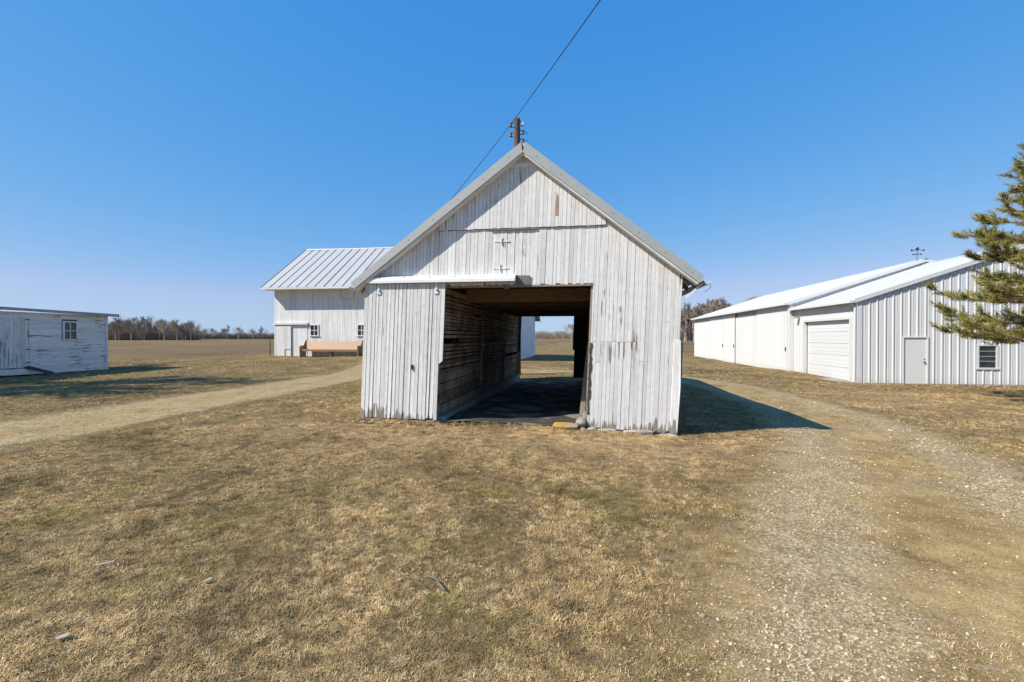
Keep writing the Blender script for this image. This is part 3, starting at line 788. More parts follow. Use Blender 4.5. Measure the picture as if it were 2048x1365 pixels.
for y in (32.6, 34.2, 35.9):
    mb = MB(); mb.box(FX1+.006, FX1+.02, y-.10, y+.10, 1.55, 2.35); mb.build('slit_window', 'glass', far)
# ------------------------------------------------------------------ pew against the far barn
pew = empty('wooden_pew', (-15.3, FY0-.7, g1(-15.3, FY0-.7))); tag(pew, 'long honey-brown wooden church pew standing against the white barn wall', 'pew')
pz = g1(-15.3, FY0-.6) - .0; PX0, PX1 = -17.35, -13.5; py = FY0 - .62
mb = MB(); mb.box(PX0+.06, PX1-.06, py-.22, py+.24, pz+.42, pz+.46); mb.build('seat', 'pew', pew)
mb = MB(); mb.prism([(PX0+.06, py+.20, pz+.46), (PX0+.06, py+.24, pz+.46), (PX0+.06, py+.40, pz+.94), (PX0+.06, py+.36, pz+.94)], (PX1-PX0-.12, 0, 0)); mb.build('backrest', 'pew', pew)
mb = MB(); mb.box(PX0+.06, PX1-.06, py-.20, py-.17, pz+.34, pz+.42); mb.build('apron', 'pew', pew)
for x in (PX0, PX1-.06):
    mb = MB(); mb.prism([(x, py-.25, pz-.02), (x, py+.40, pz-.02), (x, py+.48, pz+1.03), (x, py+.33, pz+1.03), (x, py+.12, pz+.70), (x, py-.28, pz+.66)], (.06, 0, 0), .01); mb.build('end_panel', 'pew', pew)
mb = MB(); mb.box(-15.4, -15.34, py-.1, py+.2, pz-.02, pz+.42); mb.build('support', 'pew', pew)
mb = MB(); zz = g1(-20.05, 27.9); mb.tube([(-20.05, 27.9, zz-.1), (-20.03, 27.9, zz+1.0)], .025, 6); mb.box(-20.07, -20.0, 27.87, 27.9, zz+.15, zz+.3)
tag(mb.build('fence_post', 'dark_iron'), 'thin dark metal post at the corner of the far barn', 'post')

# ------------------------------------------------------------------ clapboard shed on the left (its wall faces the yard)
SX, SY0, SY1, SZB = -21.9, 12.6, 18.95, .13
shed = empty('clapboard_shed', (SX-2, 16, .1)); tag(shed, 'low clapboard shed with peeling white paint at the left edge', 'shed')
def sroof(y): return 2.62 + (SY1 - y) * .016
mb = MB(); mb.box(SX-4.2, SX-.04, SY0, SY1-.03, SZB+.03, 2.5); sw = mb.build('wall', 'darkwood', shed)
z = SZB; 
DY0, DY1, WY0, WY1 = 13.9, 15.78, 17.02, 17.62
while z < 2.56:
    h = .112; zt = min(z+h, 2.6)
    for a, b in ((SY0, DY0-.08), (DY1+.02, SY1-.1)) if z < 2.36 else ((SY0, SY1-.1),):
        spans = [(a, b)]
        if b > 17 and zt > 1.48 and z < 2.30: spans = [(a, WY0-.02), (WY1+.02, b)]
        if a > 15 and z < SZB + .01: spans = [(a, b)]
        for c, d in spans:
            m_ = MB(); m_.prism([(SX+.002, c, z-.008), (SX+.022, c, z-.008), (SX+.006, c, zt), (SX-.004, c, zt)], (0, d-c, 0)); m_.build('clapboard', 'clapboard', sw)
    z += h
mb = MB(); mb.box(SX-.06, SX+.035, SY1-.1, SY1+.005, SZB-.02, 2.6); mb.build('corner_board', 'trim_white', shed)
mb = MB(); y = DY0; 
sdoor = MB().box(SX-.02, SX+.004, DY0-.06, DY1+.02, SZB+.02, 2.38).build('door', 'darkwood', shed)
while y < DY1 - .03:
    y1 = min(y + U(.12, .16), DY1); m_ = MB(); m_.prism([(SX+.03, y+.003, .40+U(-.02,.01)), (SX+.03, y1-.003, .40), (SX+.03, y1-.003, 2.375), (SX+.03, y+.003, 2.375)], (-.024, 0, 0), .003); m_.build('door_board', 'shed_door', sdoor); y = y1
for zc in (2.30, 1.12, .6):
    m_ = MB(); m_.box(SX+.03, SX+.045, DY1-.12, DY1+.05, zc-.015, zc+.015); m_.build('hinge', 'dark_iron', sdoor)
m_ = MB(); m_.box(SX+.005, SX+.032, SY0, DY1+.3, SZB, .37); m_.build('sill_board', 'clapboard', shed)
m_ = MB(); m_.prism([(SX+.05, 15.6, .38), (SX+.05, 15.75, .42), (SX+.45, 16.35, .14), (SX+.45, 16.2, .10)], (0, 0, .05)); m_.build('ramp_plank', 'darkwood', shed)
window4(shed, WY0, WY1, SX+.01, 1.52, 2.30, 'trim_white', 'x')
mb = MB(); mb.prism([(SX+.18, SY0-.3, sroof(SY0-.3)), (SX+.18, SY1+.42, sroof(SY1+.42)), (SX+.18, SY1+.42, sroof(SY1+.42)+.07), (SX+.18, SY0-.3, sroof(SY0-.3)+.07)], (-4.7, 0, .25)); sr = mb.build('roof', 'shed_roof', shed)
mb = MB(); y = SY0 - .3
while y < SY1 + .3:                                 # ragged fascia boards
    y1 = min(y + U(.9, 1.5), SY1+.42); d = U(-.012, .012); mb.prism([(SX+.20, y, sroof(y)-.05+d), (SX+.20, y1-.01, sroof(y1)-.05+d), (SX+.20, y1-.01, sroof(y1)+.045), (SX+.20, y, sroof(y)+.045)], (-.018, 0, 0)); y = y1
mb.build('fascia', 'shed_roof', sr)
for y in (13.2, 16.8, 18.75):
    blob('footing_stone', (SX-.1, y, .04), (.14, .12, .10), 'stone', shed, int(y*10))

# ------------------------------------------------------------------ white steel buildings on the right
AX0, AX1, AY0, AY1, AZB, AE, AS = 11.52, 24.7, 22.3, 28.7, -.37, 3.22, .343
MX0, MX1, MY0, MY1, ME, MS = 11.50, 24.7, 28.72, 52.5, 3.58, .331
AXC = (AX0+AX1)/2
add = empty('white_workshop', (AXC, AY0, AZB)); tag(add, 'white ribbed steel workshop with overhead garage door, entry door and small window', 'workshop')
mach = empty('white_machine_shed', (AXC, (MY0+MY1)/2, AZB)); tag(mach, 'long white steel machine shed with sliding doors behind the workshop', 'machine shed')
def azr(x): return AE + AS*((AX1-AX0)/2 - abs(x - AXC))
def mzr(x): return ME + MS*((MX1-MX0)/2 - abs(x - (MX0+MX1)/2))
def ribbed_panel(parent, x0, x1, y, zb, ztop, ribs=3, mat='white_metal', d=-1, cut=None):
    """steel sheet in an x-z plane with raised trapezoid ribs; ztop is a function of x; cut = (x0,x1,z0,z1) opening"""
    xs = []; w = (x1-x0)/ribs
    for i in range(ribs):
        a = x0 + i*w; xs += [(a, 0), (a+.018, .030), (a+.052, .030), (a+.070, 0)]
        xs += [(a+w*.45, 0), (a+w*.5, .007), (a+w*.55, .007), (a+w*.6, 0)]
    xs.append((x1, 0))
    mb = MB()
    for (a, da), (b, db) in zip(xs[:-1], xs[1:]):
        zs = [(zb, None)]
        mid = (a+b)/2
        if cut and cut[0] < mid < cut[1]: zs = ([(zb, cut[2])] if cut[2] > zb + .02 else []) + [(cut[3], None)]
        for za, zt in zs:
            ta, tb = (ztop(a), ztop(b)) if zt is None else (zt, zt)
            mb.add([(a, y+d*da, za), (b, y+d*db, za), (b, y+d*db, tb), (a, y+d*da, ta)], [(0,1,2,3) if d < 0 else (3,2,1,0)])
    return mb.build('wall_panel', mat, parent)
def ribbed_side(parent, y0, y1, x, zb, zt, ribs=3, name='wall_panel', mat='white_metal', amp=.02):
    ys = []; w = (y1-y0)/ribs
    for i in range(ribs):
        a = y0 + i*w; ys += [(a, 0), (a+.02, amp), (a+.05, amp), (a+.07, 0)]
    ys.append((y1, 0)); mb = MB()
    for (a, da), (b, db) in zip(ys[:-1], ys[1:]):
        mb.add([(x-da, a, zb), (x-db, b, zb), (x-db, b, zt), (x-da, a, zt)], [(0,3,2,1)])
    return mb.build(name, mat, parent)
DOOR = (13.29, 14.16, AZB+.03, 1.58); WIN = (16.02, 16.76, .32, 1.30)
# workshop front
mb = MB(); 
mb.prism([(AX0+.03, AY0+.05, AZB), (AX1-.03, AY0+.05, AZB), (AX1-.03, AY0+.05, AE-.05), (AXC, AY0+.05, azr(AXC)-.05), (AX0+.03, AY0+.05, AE-.05)], (0, .1, 0))
afront = mb.build('front_wall', 'white_metal', add)
x = AX0 + .12
while x < AX1 - .12:
    x1 = min(x + .915, AX1-.12); cut = None
    for c in (DOOR, WIN):
        if x < c[1] and x1 > c[0]: cut = c
    ribbed_panel(afront, x, x1, AY0, AZB+.03, lambda q: azr(q) - .06, max(1, round((x1-x)/.305)), cut=cut); x = x1
mb = MB(); mb.box(AX0-.03, AX0+.12, AY0-.035, AY0-.004, AZB+.02, AE-.02); mb.build('corner_trim', 'white_metal', afront)
mb = MB(); mb.box(AX0+.12, AX1, AY0-.02, AY0+.05, AZB-.12, AZB+.03); mb.build('base_trim', 'concrete', afront)
# entry door
d = DOOR; mb = MB(); mb.box(d[0]-.05, d[0], AY0-.045, AY0+.045, d[2], d[3]+.05); mb.box(d[1], d[1]+.05, AY0-.045, AY0+.045, d[2], d[3]+.05); mb.box(d[0], d[1], AY0-.045, AY0+.045, d[3], d[3]+.05)
ed = mb.build('entry_door', 'door_white', add)
mb = MB(); mb.box(d[0]+.004, d[1]-.004, AY0+.0, AY0+.04, d[2], d[3]-.004); mb.build('door_leaf', 'door_white', ed)
mb = MB(); mb.tube([(d[1]-.08, AY0-.06, .55), (d[1]-.08, AY0-.0, .55)], .028, 8); mb.tube([(d[1]-.08, AY0-.02, .68), (d[1]-.08, AY0, .68)], .022, 8); mb.box(d[1]-.16, d[1]-.08, AY0-.06, AY0-.045, .54, .56); mb.build('handle', 'dark_iron', ed)
mb = MB(); mb.box(d[0]-.05, d[1]+.05, AY0-.07, AY0+.04, d[2]-.07, d[2]-.005); mb.build('threshold', 'concrete', ed)
# window with two sashes
d = WIN; mb = MB(); f = .06
mb.box(d[0]-.02, d[0]+f, AY0-.04, AY0+.04, d[2], d[3]); mb.box(d[1]-f, d[1]+.02, AY0-.04, AY0+.04, d[2], d[3]); mb.box(d[0]+f, d[1]-f, AY0-.04, AY0+.04, d[3]-f, d[3]); mb.box(d[0]-.04, d[1]+.04, AY0-.055, AY0+.04, d[2]-.045, d[2]+.03)
wo = mb.build('window', 'white_metal', add)
mb = MB(); mb.box(d[0]+f, d[1]-f, AY0+.0, AY0+.02, d[2]+.03, d[3]-f); mb.build('pane', M['glass'], wo)
for zc in ((d[2]+d[3])/2, (d[2]*.7+d[3]*.3), (d[2]*.28+d[3]*.72)):
    mb = MB(); mb.box(d[0]+f, d[1]-f, AY0-.008, AY0-.002, zc-.012, zc+.012); mb.build('sash_bar', 'rake', wo)
# workshop long side with the overhead door
GY0, GY1, GZ1 = 22.95, 27.35, 2.40
mb = MB(); mb.box(AX0+.06, AX0+.16, AY0+.16, GY0, AZB, AE-.06); mb.box(AX0+.06, AX0+.16, GY1, AY1, AZB, AE-.06); mb.box(AX0+.06, AX0+.16, GY0, GY1, GZ1, AE-.06); mb.box(AX1-.12, AX1-.03, AY0+.16, AY1, AZB, AE-.06)
aside = mb.build('side_wall', 'white_metal', add)
ribbed_side(aside, AY0+.06, GY0-.08, AX0+.055, AZB+.02, AE-.05, 2); ribbed_side(aside, GY1+.08, AY1, AX0+.055, AZB+.02, AE-.05, 4)
y = GY0-.08
while y < GY1: y1 = min(y+.92, GY1+.08); ribbed_side(aside, y, y1, AX0+.055, GZ1+.1, AE-.05, 3, amp=.012); y = y1
mb = MB(); mb.box(AX0+.0, AX0+.054, GY0-.16, GY0-.0, AZB, GZ1+.12); mb.box(AX0+.0, AX0+.054, GY1, GY1+.16, AZB, GZ1+.12); mb.box(AX0+.0, AX0+.054, GY0, GY1, GZ1, GZ1+.12); mb.build('door_casing', 'white_metal', aside)
gd = MB().box(AX0+.22, AX0+.25, GY0-.05, GY1+.05, AZB, GZ1+.05).build('garage_door', 'door_white', add)
for i in range(5):
    h = (GZ1 - AZB)/5; m_ = MB(); a = AZB+.02+i*h
    m_.prism([(AX0+.19, GY0+.01, a+.006), (AX0+.19, GY1-.01, a+.006), (AX0+.19, GY1-.01, a+h-.006), (AX0+.19, GY0+.01, a+h-.006)], (.029, 0, 0), .008)
    for k in (.33, .66): m_.box(AX0+.184, AX0+.1895, GY0+.03, GY1-.03, a+h*k-.012, a+h*k+.012)
    m_.build('door_section', 'door_white', gd)
mb = MB(); mb.box(AX0-.5, AX0+.2, GY0-.1, GY1+.1, AZB-.1, AZB+.02); mb.build('concrete_apron', 'concrete', add)
# workshop roof
def steel_roof(parent, x0, x1, xc, y0, y1, zf_, ov=.16):
    for s in (-1, 1):
        xe = x0-ov if s < 0 else x1+ov; ze = zf_(xe); zc = zf_(xc)
        mb = MB(); mb.prism([(xe, y0, ze), (xc, y0, zc), (xc, y0, zc+.05), (xe, y0, ze+.05)], (0, y1-y0, 0)); r_ = mb.build('roof_slope', 'white_roof', parent)
        y = y0 + .1
        if s < 0:
            mb = MB()
            while y < y1 - .05:
                mb.prism([(xe+.0, y, ze+.052), (xc, y, zc+.052), (xc, y, zc+.072), (xe, y, ze+.072)], (0, .04, 0)); y += .305
            mb.build('rib', 'white_roof', r_, kind='stuff')
        mb = MB(); mb.prism([(xe, y0-.02, ze-.10), (xc, y0-.02, zc-.10), (xc, y0-.02, zc+.075), (xe, y0-.02, ze+.075)], (0, .018, 0)); mb.build('rake_trim', 'white_metal', r_)
    mb = MB(); mb.prism([(xc-.2, y0-.02, zf_(xc-.2)+.076), (xc, y0-.02, zf_(xc)+.085), (xc+.2, y0-.02, zf_(xc+.2)+.076)], (0, y1-y0+.04, 0)); mb.build('ridge_cap', 'white_roof', parent)
steel_roof(add, AX0, AX1, AXC, AY0-.10, AY1, azr)
mb = MB(); mb.box(AX0-.30, AX0-.165, AY0-.05, AY1-.1, AE-.14, AE-.03); ag = mb.build('gutter', 'white_metal', add)
mb = MB(); mb.tube([(AX0-.22, AY0+.1, AE-.14), (AX0-.05, AY0+.1, AE-.35), (AX0-.05, AY0+.1, AZB+.12), (AX0-.16, AY0+.08, AZB+.02)], .045, 8); mb.build('downspout', 'white_metal', ag)
# machine shed
mb = MB(); mb.prism([(MX0+.03, MY0+.05, AZB-.1), (MX1-.03, MY0+.05, AZB-.1), (MX1-.03, MY0+.05, ME-.05), ((MX0+MX1)/2, MY0+.05, mzr((MX0+MX1)/2)-.05), (MX0+.03, MY0+.05, ME-.05)], (0, .1, 0))
mb.prism([(MX0+.03, MY1-.15, AZB-.1), (MX1-.03, MY1-.15, AZB-.1), (MX1-.03, MY1-.15, ME-.05), ((MX0+MX1)/2, MY1-.15, mzr((MX0+MX1)/2)-.05), (MX0+.03, MY1-.15, ME-.05)], (0, .1, 0))
mg = mb.build('end_wall', 'white_metal', mach)
x = MX0 + .1
while x < MX1 - .1:
    x1 = min(x+.915, MX1-.1); ribbed_panel(mg, x, x1, MY0+.02, 2.9, lambda q: mzr(q)-.06, 3, d=-1); x = x1
mb = MB(); mb.box(MX0+.08, MX0+.18, MY0+.15, MY1-.15, AZB-.15, ME-.06); mb.box(MX1-.15, MX1-.05, MY0+.15, MY1-.15, AZB-.15, ME-.06); ms = mb.build('side_wall', 'white_metal', mach)
mb = MB(); mb.box(MX0-.13, MX0+.06, MY0-.05, MY0+.22, AZB-.1, ME-.12); mb.build('corner_post', 'white_metal', mach)
y = MY0 + .2
while y < MY1 - .2: y1 = min(y+.92, MY1-.15); ribbed_side(ms, y, y1, MX0+.07, AZB-.1, ME-.05, 3); y = y1
def slider(ya, yb, xo, zt, name='sliding_door'):
    bd = MB().box(MX0-xo+.01, MX0-xo+.04, ya, yb, AZB-.02, zt).build(name, 'white_metal', mach)
    y = ya
    while y < yb - .05: y1 = min(y+.92, yb); ribbed_side(bd, y, y1, MX0-xo+.004, AZB-.02, zt, 3, 'door_panel', amp=.03); y = y1
    mb = MB(); mb.box(MX0-xo-.022, MX0-xo+.003, ya-.03, ya+.05, AZB-.02, zt); mb.build('door_edge', 'white_metal', bd)
    return bd
bd = slider(28.98, 33.9, .12, ME-.20); MB().box(MX0-.17, MX0-.146, 29.2, 29.26, .8, 1.05).build('handle', 'dark_iron', bd)
slider(33.95, 38.55, .085, ME-.42)
bd = slider(38.6, 41.5, .12, ME-.22); MB().box(MX0-.17, MX0-.146, 38.75, 38.83, .8, 1.05).build('handle', 'dark_iron', bd)
bd = slider(41.55, 46.1, .115, ME-.24); MB().box(MX0-.17, MX0-.146, 41.75, 41.83, .8, 1.05).build('handle', 'dark_iron', bd)
slider(46.15, 52.4, .085, ME-.42)
mb = MB(); mb.box(MX0-.24, MX0-.02, MY0+.15, MY1-.1, ME-.19, ME-.06); mb.build('door_track', 'white_metal', mach)
steel_roof(mach, MX0-.1, MX1+.1, (MX0+MX1)/2, MY0-.12, MY1+.12, mzr)
mb = MB(); mb.box(MX0-.44, MX0-.28, MY0-.1, MY1+.1, ME-.16, ME-.05); mb.build('gutter', 'white_metal', mach)
# yard lamp on the end post of the machine shed
lamp = empty('yard_lamp', (MX0-.1, 28.4, 2.7)); tag(lamp, 'small white floodlight on the workshop wall beside the garage door', 'lamp')
mb = MB(); mb.box(AX0-.06, AX0+.034, 27.9, 28.0, 2.62, 2.72); mb.build('bracket', 'rake', lamp)
mb = MB(); mb.prism([(AX0-.30, 27.85, 2.60), (AX0-.08, 27.85, 2.66), (AX0-.08, 27.85, 2.72), (AX0-.26, 27.85, 2.74)], (0, .2, 0)); mb.build('lamp_head', 'rake', lamp)
# weathervane on the machine shed ridge
vx, vy = (MX0+MX1)/2 - .1, MY0 + .4; vz = mzr((MX0+MX1)/2) + .05
wv = empty('weathervane', (vx, vy, vz)); tag(wv, 'small dark weathervane on the machine shed ridge', 'weathervane')
mb = MB(); mb.tube([(vx, vy, vz-.02), (vx, vy, vz+.72)], .014, 6); mb.build('rod', 'dark_iron', wv)
mb = MB(); mb.tube([(vx-.2, vy, vz+.33), (vx+.2, vy, vz+.33)], .011, 6); mb.tube([(vx, vy-.2, vz+.33), (vx, vy+.2, vz+.33)], .011, 6)
for dx in (-.2, .2): mb.box(vx+dx-.03, vx+dx+.03, vy-.008, vy+.008, vz+.29, vz+.37)
mb.build('direction_arms', 'dark_iron', wv)
mb = MB(); mb.tube([(vx-.28, vy, vz+.55), (vx+.30, vy, vz+.55)], .012, 6)
mb.prism([(vx+.40, vy-.008, vz+.55), (vx+.28, vy-.008, vz+.61), (vx+.28, vy-.008, vz+.49)], (0, .016, 0))
mb.prism([(vx-.30, vy-.008, vz+.63), (vx-.16, vy-.008, vz+.555), (vx-.30, vy-.008, vz+.48)], (0, .016, 0))
mb.prism([(vx-.1, vy-.008, vz+.57), (vx+.1, vy-.008, vz+.57), (vx+.07, vy-.008, vz+.72), (vx-.05, vy-.008, vz+.68)], (0, .016, 0)); mb.build('arrow', 'dark_iron', wv)

# ------------------------------------------------------------------ utility pole and wire
PXX, PYY = -2.93, 20.6; PZT = 11.15
pole = empty('utility_pole', (PXX, PYY, g1(PXX, PYY))); tag(pole, 'old wooden utility pole rising behind the barn ridge with insulators', 'utility pole')
mb = MB(); mb.tube([(PXX, PYY, -.4), (PXX+.02, PYY, 5), (PXX, PYY, PZT-.12), (PXX, PYY, PZT-.02), (PXX, PYY, PZT)], [.17, .155, .138, .135, .10], 12); mb.build('shaft', 'pole', pole, True)
def spool(sx, z, y=0.0, tail=None):
    x = PXX + sx*.14
    mb = MB(); mb.box(min(x, x+sx*.15), max(x, x+sx*.15), PYY-.02+y, PYY+.02+y, z+.085, z+.10); mb.box(min(x, x+sx*.15), max(x, x+sx*.15), PYY-.02+y, PYY+.02+y, z-.10, z-.085); mb.tube([(x+sx*.13, PYY+y, z-.11), (x+sx*.13, PYY+y, z+.11)], .009, 6)
    b = mb.build('bracket', 'dark_iron', pole)
    mb = MB(); mb.tube([(x+sx*.13, PYY+y, z+k) for k in (-.075, -.05, -.02, .02, .05, .075)], [.055, .06, .036, .036, .06, .055], 10); mb.build('insulator', 'insul' if sx < 0 or tail else 'insul_w', b, True)
    if tail:
        mb = MB(); mb.tube([(x+sx*.15, PYY+y, z), (x+sx*.24, PYY+y-.05, z-.01), (x+sx*.36, PYY+y-.1, z+tail)], .012, 5); mb.build('cut_wire', 'wire', b)
spool(-1, PZT-.28); spool(-1, PZT-.70); spool(1, PZT-.24); spool(1, PZT-.62, 0, -.14); spool(1, PZT-1.0, 0, -.03)
mb = MB(); A = Vector((PXX-.28, PYY-.03, PZT-.26)); 
C = Vector((7.4, -7.0, 6.9)); D = Vector((-13.05, FY0-.06, 4.50))
def sag(p, q, s, n=24): return [p.lerp(q, i/n) - Vector((0, 0, s*4*(i/n)*(1-i/n))) for i in range(n+1)]
mb.tube(list(reversed(sag(A, C, .10))) + sag(A, D, .25)[1:], .014, 6)
tag(mb.build('overhead_wire', 'wire'), 'single black overhead wire crossing the sky to the pole behind the barn', 'wire')
mb = MB(); mb.box(-13.1, -13.0, FY0-.10, FY0-.007, 4.44, 4.56); mb.build('wire_bracket', 'dark_iron', far)

# ------------------------------------------------------------------ trees
def bark(name, col, var=.5):
    m, nt, b = new_mat(name); g = G(nt); p = g.pos(); rn = g.rnd()
    c = g.mix(g.step(g.noise(g.vmul(p, (1, 1, .25)), 3, 4), .3, .7), tuple(c*(1-var) for c in col), col)
    c = g.mul(c, g.ramp(rn, [(0, (.75, .74, .73)), (.5, (1, .97, .95)), (1, (1.25, 1.17, 1.1))]))
    g.link(c, b.inputs['Base Color']); b.inputs['Roughness'].default_value = .95; return m
M['bark'] = bark('grey_bark', (.44, .38, .33)); M['twig'] = bark('twig_bark', (.36, .30, .255), .3)
M['pine_bark'] = bark('pine_bark', (.16, .11, .08))
def grow(seed, H=1.0, spread=.8, lv2=9, lv3=7, lv4=6, trunk_frac=.26, up=.35, tw=.0022):
    """a bare tree of unit height: trunk+limbs mesh and twig mesh"""
    r = random.Random(seed); trunk = MB(); crown = MB()
    def wob(p, d, L, n, amt):
        pts = [p]; d = d.copy()
        for i in range(n):
            d = (d + Vector((r.uniform(-1,1), r.uniform(-1,1), r.uniform(-.6,1))) * amt).normalized(); pts.append(pts[-1] + d * (L/n))
        return pts
    def at(pts, f):
        k = min(int(f*(len(pts)-1)), len(pts)-2); return pts[k].lerp(pts[k+1], f*(len(pts)-1)-k), (pts[k+1]-pts[k]).normalized()
    tp = wob(Vector((0,0,-.01)), Vector((0,0,1)), .82, 7, .06)
    trunk.tube(tp, [.021*(1-.85*i/7) + .003 for i in range(8)], 7)
    def sub(d, ang):
        o = d.orthogonal().normalized(); o.rotate(Matrix.Rotation(r.uniform(0, 6.28), 3, d)); return (d*math.cos(ang) + o*math.sin(ang)).normalized()
    n1 = r.randint(11, 15)
    for i in range(n1):
        f = trunk_frac + (1-trunk_frac)*(i+r.random()*.8)/n1; p, d = at(tp, min(f, .99))
        L = spread*.52*(1.12-f)*r.uniform(.8, 1.2); d1 = sub(d, r.uniform(.55, 1.05)); d1.z = max(d1.z, .05) + up*.5; d1.normalize()
        l1 = wob(p, d1, L, 5, .16); rr = .0105*(1.25-f)
        trunk.tube(l1, [rr*(1-.8*k/5) for k in range(6)], 5, False)
        for j in range(lv2):
            p2, e2 = at(l1, r.uniform(.2, 1)); d2 = sub(e2, r.uniform(.4, 1.0)); d2.z += up*.5; d2.normalize()
            l2 = wob(p2, d2, L*r.uniform(.3, .55), 3, .2); crown.tube(l2, [.0034, .0028, .002, .0014], 3, False)
            for k in range(lv3):
                p3, e3 = at(l2, r.uniform(.15, 1)); d3 = sub(e3, r.uniform(.4, .95)); d3.z += up*.4; d3.normalize(); L3 = L*r.uniform(.16, .3)
                l3 = wob(p3, d3, L3, 2, .2); crown.tube(l3, [tw*1.1, tw*.9, tw*.5], 3, False)
                for q in range(lv4):
                    p4, e4 = at(l3, r.uniform(.2, 1)); d4 = sub(e4, r.uniform(.4, .9)); a = p4 + d4*L3*r.uniform(.35, .7); s = d4.orthogonal().normalized()*tw*.6
                    crown.add([p4+s, p4-s, a], [(0,1,2)])
    out = []
    for nm, mb_ in (('trunk', trunk), ('crown', crown)):
        me = bpy.data.meshes.new('tree_'+nm); me.from_pydata(mb_.v, [], mb_.f); me.update(); me.materials.append(M['bark' if nm == 'trunk' else 'twig']); out.append(me)
    return out
PROTO = [grow(1, spread=1.05), grow(2, spread=.85), grow(3, spread=1.15, trunk_frac=.22), grow(4, spread=.7, trunk_frac=.42, up=.6), grow(5, spread=.62, trunk_frac=.5, up=.7)]
def bare_tree(k, x, y, h, label, group=None, name='bare_tree'):
    e = empty(name, (x, y, g1(x, y) - .02), U(0, 6.28)); e.scale = (h*U(.9, 1.1), h*U(.9, 1.1), h)
    tag(e, label, 'tree', group)
    for nm, me in zip(('trunk', 'crown'), PROTO[k]):
        o = bpy.data.objects.new(nm, me); COL.objects.link(o); o.parent = e
    return e
r0 = random.Random(3)
for i in range(44):                                    # copse beyond the field, between the shed and the far barn
    px = 190 + i*4.5 + r0.uniform(-4, 4); h = (11.4 + 2.6*math.sin(i*.9) + r0.uniform(-1.2, 1.2)) * (1 if px < 350 else .85)
    x, y = bearing(px, r0.uniform(252, 285)); bare_tree(r0.choice([0, 1, 2]), x, y, h, 'bare tree in the dense copse beyond the field between shed and far barn', 'bare trees of the copse')
lab = {398: 'thin bare tree standing just right of the dense copse', 408: 'small bare tree right of the dense copse', 424: 'bushy bare tree in the middle of the low hedgerow', 444: 'bare tree left of the tallest hedgerow tree', 455: 'tallest bare round-topped tree along the low hedgerow', 477: 'bare round-topped tree right of the tallest hedgerow tree', 506: 'small bare tree near the far end of the hedgerow', 524: 'bare spreading tree close to the corner of the far barn'}
for px, hh in ((398, 11.5), (408, 10), (424, 10.5), (444, 10), (455, 14), (477, 11.5), (506, 10), (524, 12.5)):
    x, y = bearing(px, 400); bare_tree(r0.choice([0, 1, 2]), x, y, hh, lab[px], 'bare trees along the hedgerow')
for i in range(64):                                    # wood behind the machine shed
    px = 1345 + (i % 32)*5.6 + r0.uniform(-3, 3); D = 190 + 14*(i//32) + r0.uniform(-6, 6)
    h = (17.2 + 2.0*math.sin(i*.45) + r0.uniform(-1.5, 1.8)) * (.9 if px < 1385 else 1.04)
    x, y = bearing(px, D); bare_tree(r0.choice([1, 3, 4, 3]), x, y, h, 'tall slender bare tree in the wood behind the white machine shed', 'bare trees of the wood behind the machine shed')
x, y = bearing(1143, 240); bare_tree(2, x, y, 9.6, 'lone bare tree in the field seen through the barn passage')
# trees off to the left whose shadows cross the grass by the shed
for i, (x, y, h, k) in enumerate([(-27.0, 9.5, 11, 0), (-32, 12.8, 12.5, 2), (-24.5, 6.6, 15.5, 1)]):
    bare_tree(k, x, y, h, ['bare yard tree left of the shed casting thin shadows', 'tall bare yard tree behind the left shed', 'tallest bare yard tree, nearest of the three beyond the left edge'][i], 'bare yard trees')
def thicket(name, x0, x1, d0, d1, h0, h1, n, label, w=.03, seed=1):
    r = np.random.default_rng(seed)
    px = r.uniform(x0, x1, n); D = r.uniform(d0, d1, n); a = np.arctan((px-1024)/950) - R(YAW); dd = D/np.cos(np.arctan((px-1024)/950))
    x = np.sin(a)*dd; y = np.cos(a)*dd; z = gz(x, y)
    env = .8 + .2*np.sin(px*.31+1)*np.sin(px*.143) 
    h = (h0 + (h1-h0)*r.random(n)) * env; z0 = z + r.random(n)*h*.5
    dx = r.normal(0, .35, n)*h; dy = r.normal(0, .35, n)*h; b = r.uniform(0, 6.28, n)
    sx, sy = np.cos(b)*w*r.uniform(.5, 1.5, n), np.sin(b)*w
    P = np.stack([np.stack([x+sx, y+sy, z0], -1), np.stack([x-sx, y-sy, z0], -1), np.stack([x+dx, y+dy, z+h], -1)], 1).reshape(-1, 3)
    me = bpy.data.meshes.new(name); me.from_pydata(P.tolist(), [], np.arange(3*n).reshape(-1, 3).tolist()); me.update()
    o = link(name, me, M['twig']); tag(o, label, 'brush', None, 'stuff')
thicket('underbrush', 185, 400, 262, 280, 4, 8.5, 30000, 'dense brown underbrush among the copse trees beyond the field', .05, 1)
thicket('hedgerow', 380, 560, 402, 425, 4.0, 7.5, 20000, 'low brown hedgerow along the far edge of the field', .06, 2)
thicket('distant_wood', 1000, 1200, 560, 620, 8, 12, 16000, 'distant brown wood on the horizon seen through the passage', .10, 3)
thicket('wood_undergrowth', 1340, 1540, 196, 225, 3, 9, 14000, 'brown undergrowth between the trunks behind the machine shed', .035, 4)

